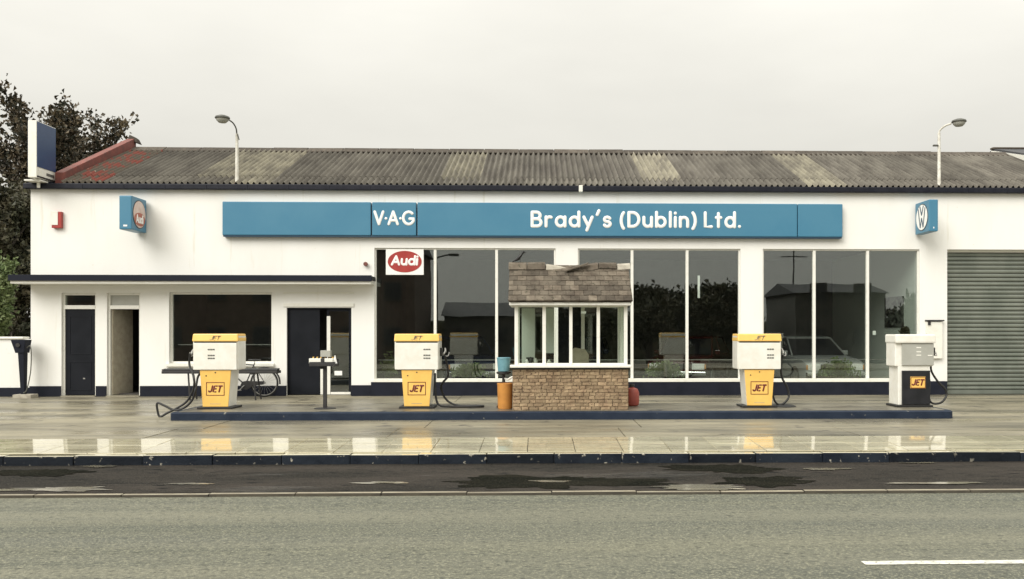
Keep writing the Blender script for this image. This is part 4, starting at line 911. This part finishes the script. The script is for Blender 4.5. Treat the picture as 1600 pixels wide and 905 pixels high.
# ================================================================== SHOWROOM CONTENTS
def make_car(name, label, m, loc, rz, plate=True):
    t = thing(name, label, 'car', (0, 0, 0), 'cars in the showroom')
    # length along +x (front), built from side profile lofted across the width
    low = [(-1.95, .30), (-2.0, .55), (-1.95, .85), (-1.5, .92), (.75, .90), (1.75, .78), (1.98, .70), (2.0, .45), (1.95, .28), (1.62, .22), (-1.55, .22)]
    rings = []
    for y, k, dz in ((-.82, .955, .02), (-.80, .985, 0), (-.4, 1, .015), (.4, 1, .015), (.80, .985, 0), (.82, .955, .02)):
        rings.append([(x * k, y, z + (dz if z > .6 else 0) - (0.03 if abs(y) > .81 and z > .8 else 0)) for x, z in low])
    MB().loft(rings).build('body', m, t, .03, smooth=True)
    gh = [(-1.85, .90), (-1.35, 1.36), (-.2, 1.40), (.25, 1.37), (.95, .90)]
    MB().loft([[(x * kx, y * ky_ if z > 1 else y, z) for x, z in gh] for y, kx, ky_ in ((-.76, 1, .82), (.76, 1, .82))]).build('glasshouse', M['pumpblack'], t, .02)
    MB().loft([[(x, y, z) for x, z in ((-1.38, 1.345), (-1.3, 1.39), (-.2, 1.43), (.22, 1.40), (.3, 1.34))] for y in (-.63, .63)]).build('roof', m, t, .02)
    for s in (-1, 1):
        for a, b in (((.93, .90), (.24, 1.37)), ((-.35, .90), (-.35, 1.39)), ((-1.8, .92), (-1.36, 1.35))):
            MB().tube([(a[0], s * .765, a[1]), (b[0], s * .635, b[1])], .025, 6).build('pillar', m, t)
        for xw in (1.25, -1.25):
            wv = MB().lathe([(.30, -.09), (.31, -.07), (.31, .07), (.30, .09)], (xw, s * .74, .31), 22, 'y').build('wheel', M['tyre'], t, smooth=True)
            MB().lathe([(.2, -.1), (.19, .1)], (xw, s * .745, .31), 16, 'y').build('rim', M['steel'], wv)
        B('headlight', M['lampclear'], t, 1.93, 2.005, *sorted((s * .42, s * .76)), .52, .68, .012)
        B('indicator', M['orange'], t, 1.92, 2.0, *sorted((s * .765, s * .80)), .54, .66, .005)
        B('tail_light', M['lampred'], t, -2.02, -1.94, *sorted((s * .45, s * .78)), .55, .75, .01)
        B('mirror', m, t, .62, .72, *sorted((s * .80, s * .95)), .90, 1.02, .015)
    gr = B('grille', M['dark'], t, 1.95, 2.01, -.41, .41, .53, .67, .004)
    for k in range(4): B('grille_bar', M['chrome'], gr, 2.0105, 2.016, -.40, .40, .545 + .033 * k, .555 + .033 * k)
    B('bumper', M['chrome'], t, 1.96, 2.09, -.82, .82, .36, .47, .02); B('bumper', M['chrome'], t, -2.09, -1.96, -.82, .82, .36, .48, .02)
    B('number_plate', M['white'], t, 2.0905, 2.10, -.26, .26, .37, .46); B('number_plate', M['white'], t, -2.10, -2.0905, -.26, .26, .37, .46)
    t.location = loc; t.rotation_euler = (0, 0, R(rz)); return t
make_car('display_car', 'silver car with bright grille behind the right showroom window', M['silver'], (ax(1268, 2.4), 3.0, .052), -84)
make_car('display_car', 'dark red car parked behind the middle showroom window', M['carred'], (ax(1085, 3.2), 3.6, .052), -112)
make_car('display_car', 'dark blue car parked behind the left showroom window', M['carblue'], (ax(715, 3.2), 3.6, .052), -70)
make_car('display_car', 'dark blue car behind the kiosk, deep in the showroom', M['carblue'], (ax(905, 4.2), 4.4, .052), -100)

def plant(label, x, y, h, sp, n, seed, m='leafgreen', z=.052, dense=False):
    r_ = random.Random(seed); t = thing('potted_plant', label, 'potted plant', (x, y, z), 'plants in the showroom')
    MB().lathe([(.10, 0), (.14, .22), (.15, .23), (.15, .26), (.12, .26), (.11, .2)], (x, y, z), 14).build('pot', M['terracotta'], t, smooth=True)
    mb = MB()
    for i in range(n):
        a = r_.uniform(0, 6.28); rr = sp * math.sqrt(r_.random()); b0 = Vector((x, y, z + .24))
        tip = b0 + Vector((math.cos(a) * rr, math.sin(a) * rr * .6, h * (1 - .6 * (rr / sp) ** 2) * r_.uniform(.55, 1)))
        mid = (b0 + tip) / 2 + Vector((0, 0, .1)); q = spline([b0, mid, tip], 4)
        for k in range(2, len(q)):
            d = (q[k] - q[k - 1]).normalized()
            for s in (-1, 1):
                sd_ = d.cross(Vector((r_.uniform(-1, 1), r_.uniform(-1, 1), .3))).normalized(); l_ = r_.uniform(.06, .13)
                p1 = q[k] + sd_ * l_ * s; pm = q[k] + sd_ * l_ * .5 * s + d * .03; pn = q[k] + sd_ * l_ * .5 * s - d * .02
                mb.add([q[k], pm, p1, pn], [(0, 1, 2, 3)])
    o = mb.build('foliage', M[m], t)
plant('leafy fern in pot behind middle window, right of the kiosk', ax(1038, .7), .75, .62, .55, 64, 1)
plant('green bushy plant in pot before the silver car', ax(1312, .65), .7, .70, .55, 64, 2)
plant('trailing plant in pot behind left window, beside the pump hose', ax(733, .8), .85, .55, .55, 60, 3)
plant('small plant in pot low behind pier side of left window', ax(606, .7), .75, .9, .2, 26, 5)
t = thing('plant_pedestal', 'white pedestal by the pale wall inside right window', 'pedestal', (ax(1418, .75), .75, .052))
B('block', M['interiorpale'], t, ax(1418, .75) - .16, ax(1418, .75) + .16, .6, .9, .052, 1.24, .01)
plant('round dark plant on pedestal behind the grey fronted pump', ax(1418, .75), .75, .2, .2, 60, 6, 'leaf', 1.241)
o = B('poster', M['poster'], None, xw - .125, xw - .1005, 1.0, 2.25, az(512, 1.6, 1395), az(464, 1.6, 1395), origin=(xw - .11, 1.6, az(512, 1.6, 1395))); tag(o, 'dark framed poster on the pale wall inside right window', 'poster')
o = B('window_card', M['white'], None, ax(1359, .3), ax(1364, .3), .29, .31, az(523.5, .3), az(517, .3), .004, origin=(ax(1361, .3), .3, az(523, .3))); tag(o, 'small white card stuck inside the right showroom window', 'card')  # white card on the glass, not a switch
o.location.y = .11 + .0
o = B('hanging_strip', M['white'], None, ax(1088, .3), ax(1091.5, .3), .105, .125, az(466, .3), az(431, .3), .004, origin=(ax(1090, .3), .115, az(466, .3))); tag(o, 'narrow white upright strip fixed inside the middle window', 'strip')
dk = thing('sales_desk', 'dark sales desk deep in showroom beside blue car', 'desk', (ax(650, 5), 5.4, .052))
dx = ax(650, 5); B('top', M['beige'], dk, dx - .7, dx + .7, 5.1, 5.7, .77, .80, .005)
for sx in (-.62, .62): B('pedestal', M['dark'], dk, dx + sx - .06, dx + sx + .06, 5.12, 5.68, .052, .769)

# ================================================================== NEIGHBOUR (right edge)
nb = thing('neighbour_house', 'house with grey roof and white bargeboard at right edge', 'house', (17.5, 4, 0))
nx, nzr, nyr, nze, nye = XR + .10, 7.08, 4.6, 5.75, -.2
B('wall', M['render'], nb, nx + .15, nx + 9, .3, 9, -.3, 5.6)
rfn = MB().hexa([(nx, nye, nze), (nx + 9.4, nye, nze), (nx + 9.4, nyr, nzr), (nx, nyr, nzr)], [(nx, nye, nze + .1), (nx + 9.4, nye, nze + .1), (nx + 9.4, nyr, nzr + .12), (nx, nyr, nzr + .12)]).hexa(
    [(nx, nyr + .001, nzr), (nx + 9.4, nyr + .001, nzr), (nx + 9.4, 9.3, nze), (nx, 9.3, nze)], [(nx, nyr + .001, nzr + .12), (nx + 9.4, nyr + .001, nzr + .12), (nx + 9.4, 9.3, nze + .1), (nx, 9.3, nze + .1)]).build('roof', M['slate'], nb)
MB().hexa([(nx - .06, nye, nze - .12), (nx - .004, nye, nze - .12), (nx - .004, nyr, nzr - .14), (nx - .06, nyr, nzr - .14)], [(nx - .06, nye, nze + .06), (nx - .004, nye, nze + .06), (nx - .004, nyr, nzr + .06), (nx - .06, nyr, nzr + .06)]).build('bargeboard', M['trim'], rfn)
B('ridge', M['ridge'], rfn, nx - .05, nx + 9.4, nyr - .1, nyr + .1, nzr + .1, nzr + .16, .03)
MB().hexa([(nx + .15, .31, 5.601), (nx + .3, .31, 5.601), (nx + .3, 8.9, 5.601), (nx + .15, 8.9, 5.601)], [(nx + .15, nyr - .1, nzr - .1), (nx + .3, nyr - .1, nzr - .1), (nx + .3, nyr + .1, nzr - .1), (nx + .15, nyr + .1, nzr - .1)]).build('gable', M['render'], nb)

# ================================================================== TREES
def leaf_card(mb, p, d, size, r_):
    side = d.cross(Vector((r_.uniform(-1, 1), r_.uniform(-1, 1), r_.uniform(-1, 1)))).normalized()
    nrm = d.cross(side) * .25 * size
    a = p; b = p + d * size * .5 + side * size * .34 + nrm; c = p + d * size; e = p + d * size * .5 - side * size * .34 + nrm
    mb.add([a, b, c, e], [(0, 1, 2), (0, 2, 3)])
def tree(name, label, base, H, spread, seed, m, cat='tree', group=None, leaf=.13, nl=26, levels=4, trunk=.18, low=.25, upright=.5, start=.3, k=5, rad_w=2.):
    r_ = random.Random(seed); q_ = random.Random(seed + 500); base = Vector(base); t = thing(name, label, cat, base, group)
    wood = MB(); lv = MB(); spots = []
    def grow(p, d, L_, rad, lev):
        n = 4; pts = [p]
        for i in range(n):
            d = (d + Vector((r_.uniform(-.22, .22), r_.uniform(-.22, .22), r_.uniform(-.08, .2) * upright * 1.4))).normalized(); p = p + d * L_ / n; pts.append(p)
        wood.tube(pts, rad, 6 if lev < 2 else 4, rad * .45)
        if lev >= levels - 2:
            for i in range(nl if lev == levels - 1 else nl // 2):
                spots.append((pts[1 + int(q_.random() * n)] if lev < levels - 1 else pts[int(q_.random() * (n + 1))], d.copy()))
        if lev < levels - 1:
            nk = k if lev else k + 3
            for i in range(nk):
                f_ = (start if lev == 0 else .3) + (1 - (start if lev == 0 else .3)) * (i + r_.random()) / nk; j = min(int(f_ * n), n - 1); q = pts[j].lerp(pts[j + 1], f_ * n - j)
                a = r_.uniform(0, 6.28) + i * 2.4
                dd = (Vector((math.cos(a) * spread, math.sin(a) * spread, upright + .25 * r_.random())) + d * .35).normalized()
                grow(q, dd, L_ * r_.uniform(.42, .62) * (1.15 - .35 * f_ if lev == 0 else 1), rad * .45, lev + 1)
    grow(base, Vector((0, 0, 1)), H * .68, trunk, 0)
    # fit the grown skeleton to the measured height and half width, then leaf it
    ht = max(p.z for p, d in spots) - base.z; rr = sorted(math.hypot(p.x - base.x, p.y - base.y) for p, d in spots)[int(len(spots) * .93)]
    kz, kr_ = (H - leaf) / ht, rad_w / rr
    fit = lambda p: Vector((base.x + (p[0] - base.x) * kr_, base.y + (p[1] - base.y) * kr_, base.z + (p[2] - base.z) * kz))
    wood.v = [tuple(fit(p)) for p in wood.v]
    for p, d in spots:
        dd = (d * .6 + Vector((q_.gauss(0, .7), q_.gauss(0, .7), q_.gauss(0, .6)))).normalized()
        leaf_card(lv, fit(p) + Vector((q_.gauss(0, .5), q_.gauss(0, .5), q_.gauss(0, .5))) * leaf * 1.25, dd, leaf * q_.uniform(.6, 1.35), q_)
    wood.build('trunk', M['bark'], t, smooth=True)
    o = lv.build('crown', M[m], t); return t
tA = tree('broadleaf_tree', 'tall loose leaved tree rising behind the red roof verge', (at(130, 500, 8.5).x, 8.5, -.5), 10.0, .66, 4, 'leafbrown', leaf=.16, nl=44, rad_w=2.3, levels=4, trunk=.2, group='trees left of the garage', start=.2, upright=.75, k=6)
tree('broadleaf_tree', 'smaller thin tree just left of the red verge top', (at(100, 500, 9.5).x, 9.5, -.5), 9.9, .62, 14, 'leafbrown', leaf=.16, nl=28, rad_w=1.6, levels=4, trunk=.14, group='trees left of the garage', start=.3, upright=.85)
tree('broadleaf_tree', 'darker leafy tree at left picture edge behind the tall sign', (at(5, 500, 6).x, 6, -.5), 7.0, .8, 9, 'leaf', leaf=.16, nl=40, rad_w=2.0, levels=4, trunk=.18, group='trees left of the garage', start=.12, upright=.5)
tree('evergreen_shrub', 'dense dark shrub between boundary wall and garage gable', (at(30, 500, 2.6).x, 2.6, -.5), 6.2, .8, 21, 'leaf', cat='shrub', rad_w=1.25, leaf=.14, nl=46, levels=4, trunk=.1, start=.05, upright=.4, k=6)
tree('leafy_shrub', 'pale green leafy shrub above the boundary wall', (at(6, 500, 1.1).x, 1.1, -.5), 4.1, .7, 31, 'leafgreen', cat='shrub', rad_w=.7, leaf=.12, nl=26, levels=4, trunk=.06, start=.1, upright=.5)
tree('evergreen_shrub', 'dense dark shrub behind the left picture edge', (at(-40, 500, 4).x, 4, -.5), 6.6, .8, 22, 'leaf', cat='shrub', rad_w=1.7, leaf=.15, nl=46, levels=4, trunk=.1, start=.05, upright=.4, k=6)

# ================================================================== ACROSS THE ROAD (seen mirrored in the showroom glass)
def far_house(name, label, x0, x1, y0, y1, eave, ridge, wallm, wins=True, chim=None, hip=0.):
    h = thing(name, label, 'house', ((x0 + x1) / 2, y0, -.2), 'houses across the road')
    wl = B('wall', M[wallm], h, x0, x1, y1, y0, -.5, eave)
    ym = (y0 + y1) / 2
    rf_ = MB().hexa([(x0 - .2, y0 + .25, eave + .001), (x0 - .2, y1 - .25, eave + .001), (x1 + .2, y1 - .25, eave + .001), (x1 + .2, y0 + .25, eave + .001)],
              [(x0 - .2 + hip, ym + .05, ridge), (x0 - .2 + hip, ym - .05, ridge), (x1 + .2 - hip, ym - .05, ridge), (x1 + .2 - hip, ym + .05, ridge)]).build('roof', M['slate'], h)
    if chim:
        MB().box(chim - .4, chim + .4, ym - .3, ym + .3, ridge - .5, ridge + .7).build('chimney', M['brickfar'], rf_)
    n = max(2, int((x1 - x0) / 2.6))
    for i in range(n):
        xc = x0 + (i + .5) * (x1 - x0) / n
        for zc in ([1.3] if eave < 4 else [1.3, 4.0]):
            f = B('window', M['farwhite'], h, xc - .55, xc + .55, y0 + .001, y0 + .06, zc - .6, zc + .6)
            B('pane', M['pumpblack'], f, xc - .47, xc + .47, y0 + .061, y0 + .07, zc - .52, zc + .52)
    return h
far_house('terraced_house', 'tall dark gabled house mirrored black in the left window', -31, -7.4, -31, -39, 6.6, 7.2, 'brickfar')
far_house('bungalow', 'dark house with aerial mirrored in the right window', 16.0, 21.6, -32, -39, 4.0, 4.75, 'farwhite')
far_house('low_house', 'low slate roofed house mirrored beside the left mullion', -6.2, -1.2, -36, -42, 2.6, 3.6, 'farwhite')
ae = thing('television_aerial', 'television aerial mast mirrored above the dark house', 'aerial', (16.9, -35.5, 4.7))
MB().tube([(16.9, -35.5, 4.6), (16.9, -35.5, 7.2)], .05, 6).build('mast', M['dark'], ae)
MB().tube([(16, -35.5, 6.5), (17.8, -35.5, 6.5)], .035, 5).build('boom', M['dark'], ae)
for i in range(6): MB().tube([(16.1 + .32 * i, -35.8, 6.5), (16.1 + .32 * i, -35.2, 6.5)], .02, 4).build('element', M['dark'], ae)
sl = thing('street_lamp', 'dark street lamp mirrored beside the Audi sign', 'street lamp', (-5.3, -24, -.1))
MB().tube([(-5.3, -24, -.3), (-5.3, -24, 5.2)], .08, 8, .05).build('post', M['dark'], sl); MB().tube(spline([(-5.3, -24, 5.1), (-5.25, -24, 5.45), (-4.6, -23.7, 5.6)]), .04, 6).build('arm', M['dark'], sl)
B('head', M['dark'], sl, -4.65, -4.1, -23.78, -23.6, 5.52, 5.64, .03)
ft = [(7.2, -34, 5.3, 2.3, 41), (10.6, -36, 5.4, 2.2, 42), (3.6, -37, 4.2, 2.2, 43), (13.6, -37, 5.3, 1.0, 44), (0.6, -38, 4.0, 2.2, 45), (25, -36, 4.8, 1.6, 46)]
fl = ['broad dark tree mirrored in the middle window, nearest the kiosk', 'broad dark tree mirrored in the middle window, by the pier', 'low dark tree mirrored behind the kiosk', 'narrow dark tree mirrored left of the aerial', 'low dark tree mirrored in the left window edge', 'dark tree mirrored at the right end of right window']
for (x, y, h, s, sd_), lb_ in zip(ft, fl):
    tree('broadleaf_tree', lb_, (x, y, -.5), h, .8, sd_, 'leaf', rad_w=s, leaf=.30, nl=36, levels=4, trunk=.18, group='trees across the road', start=.12, upright=.35)
far = B('hedge', M['leaf'], None, -60, 60, -46, -44, -.5, 2.4, .2); tag(far, 'long dark hedge mirrored low in the showroom glass', 'hedge')
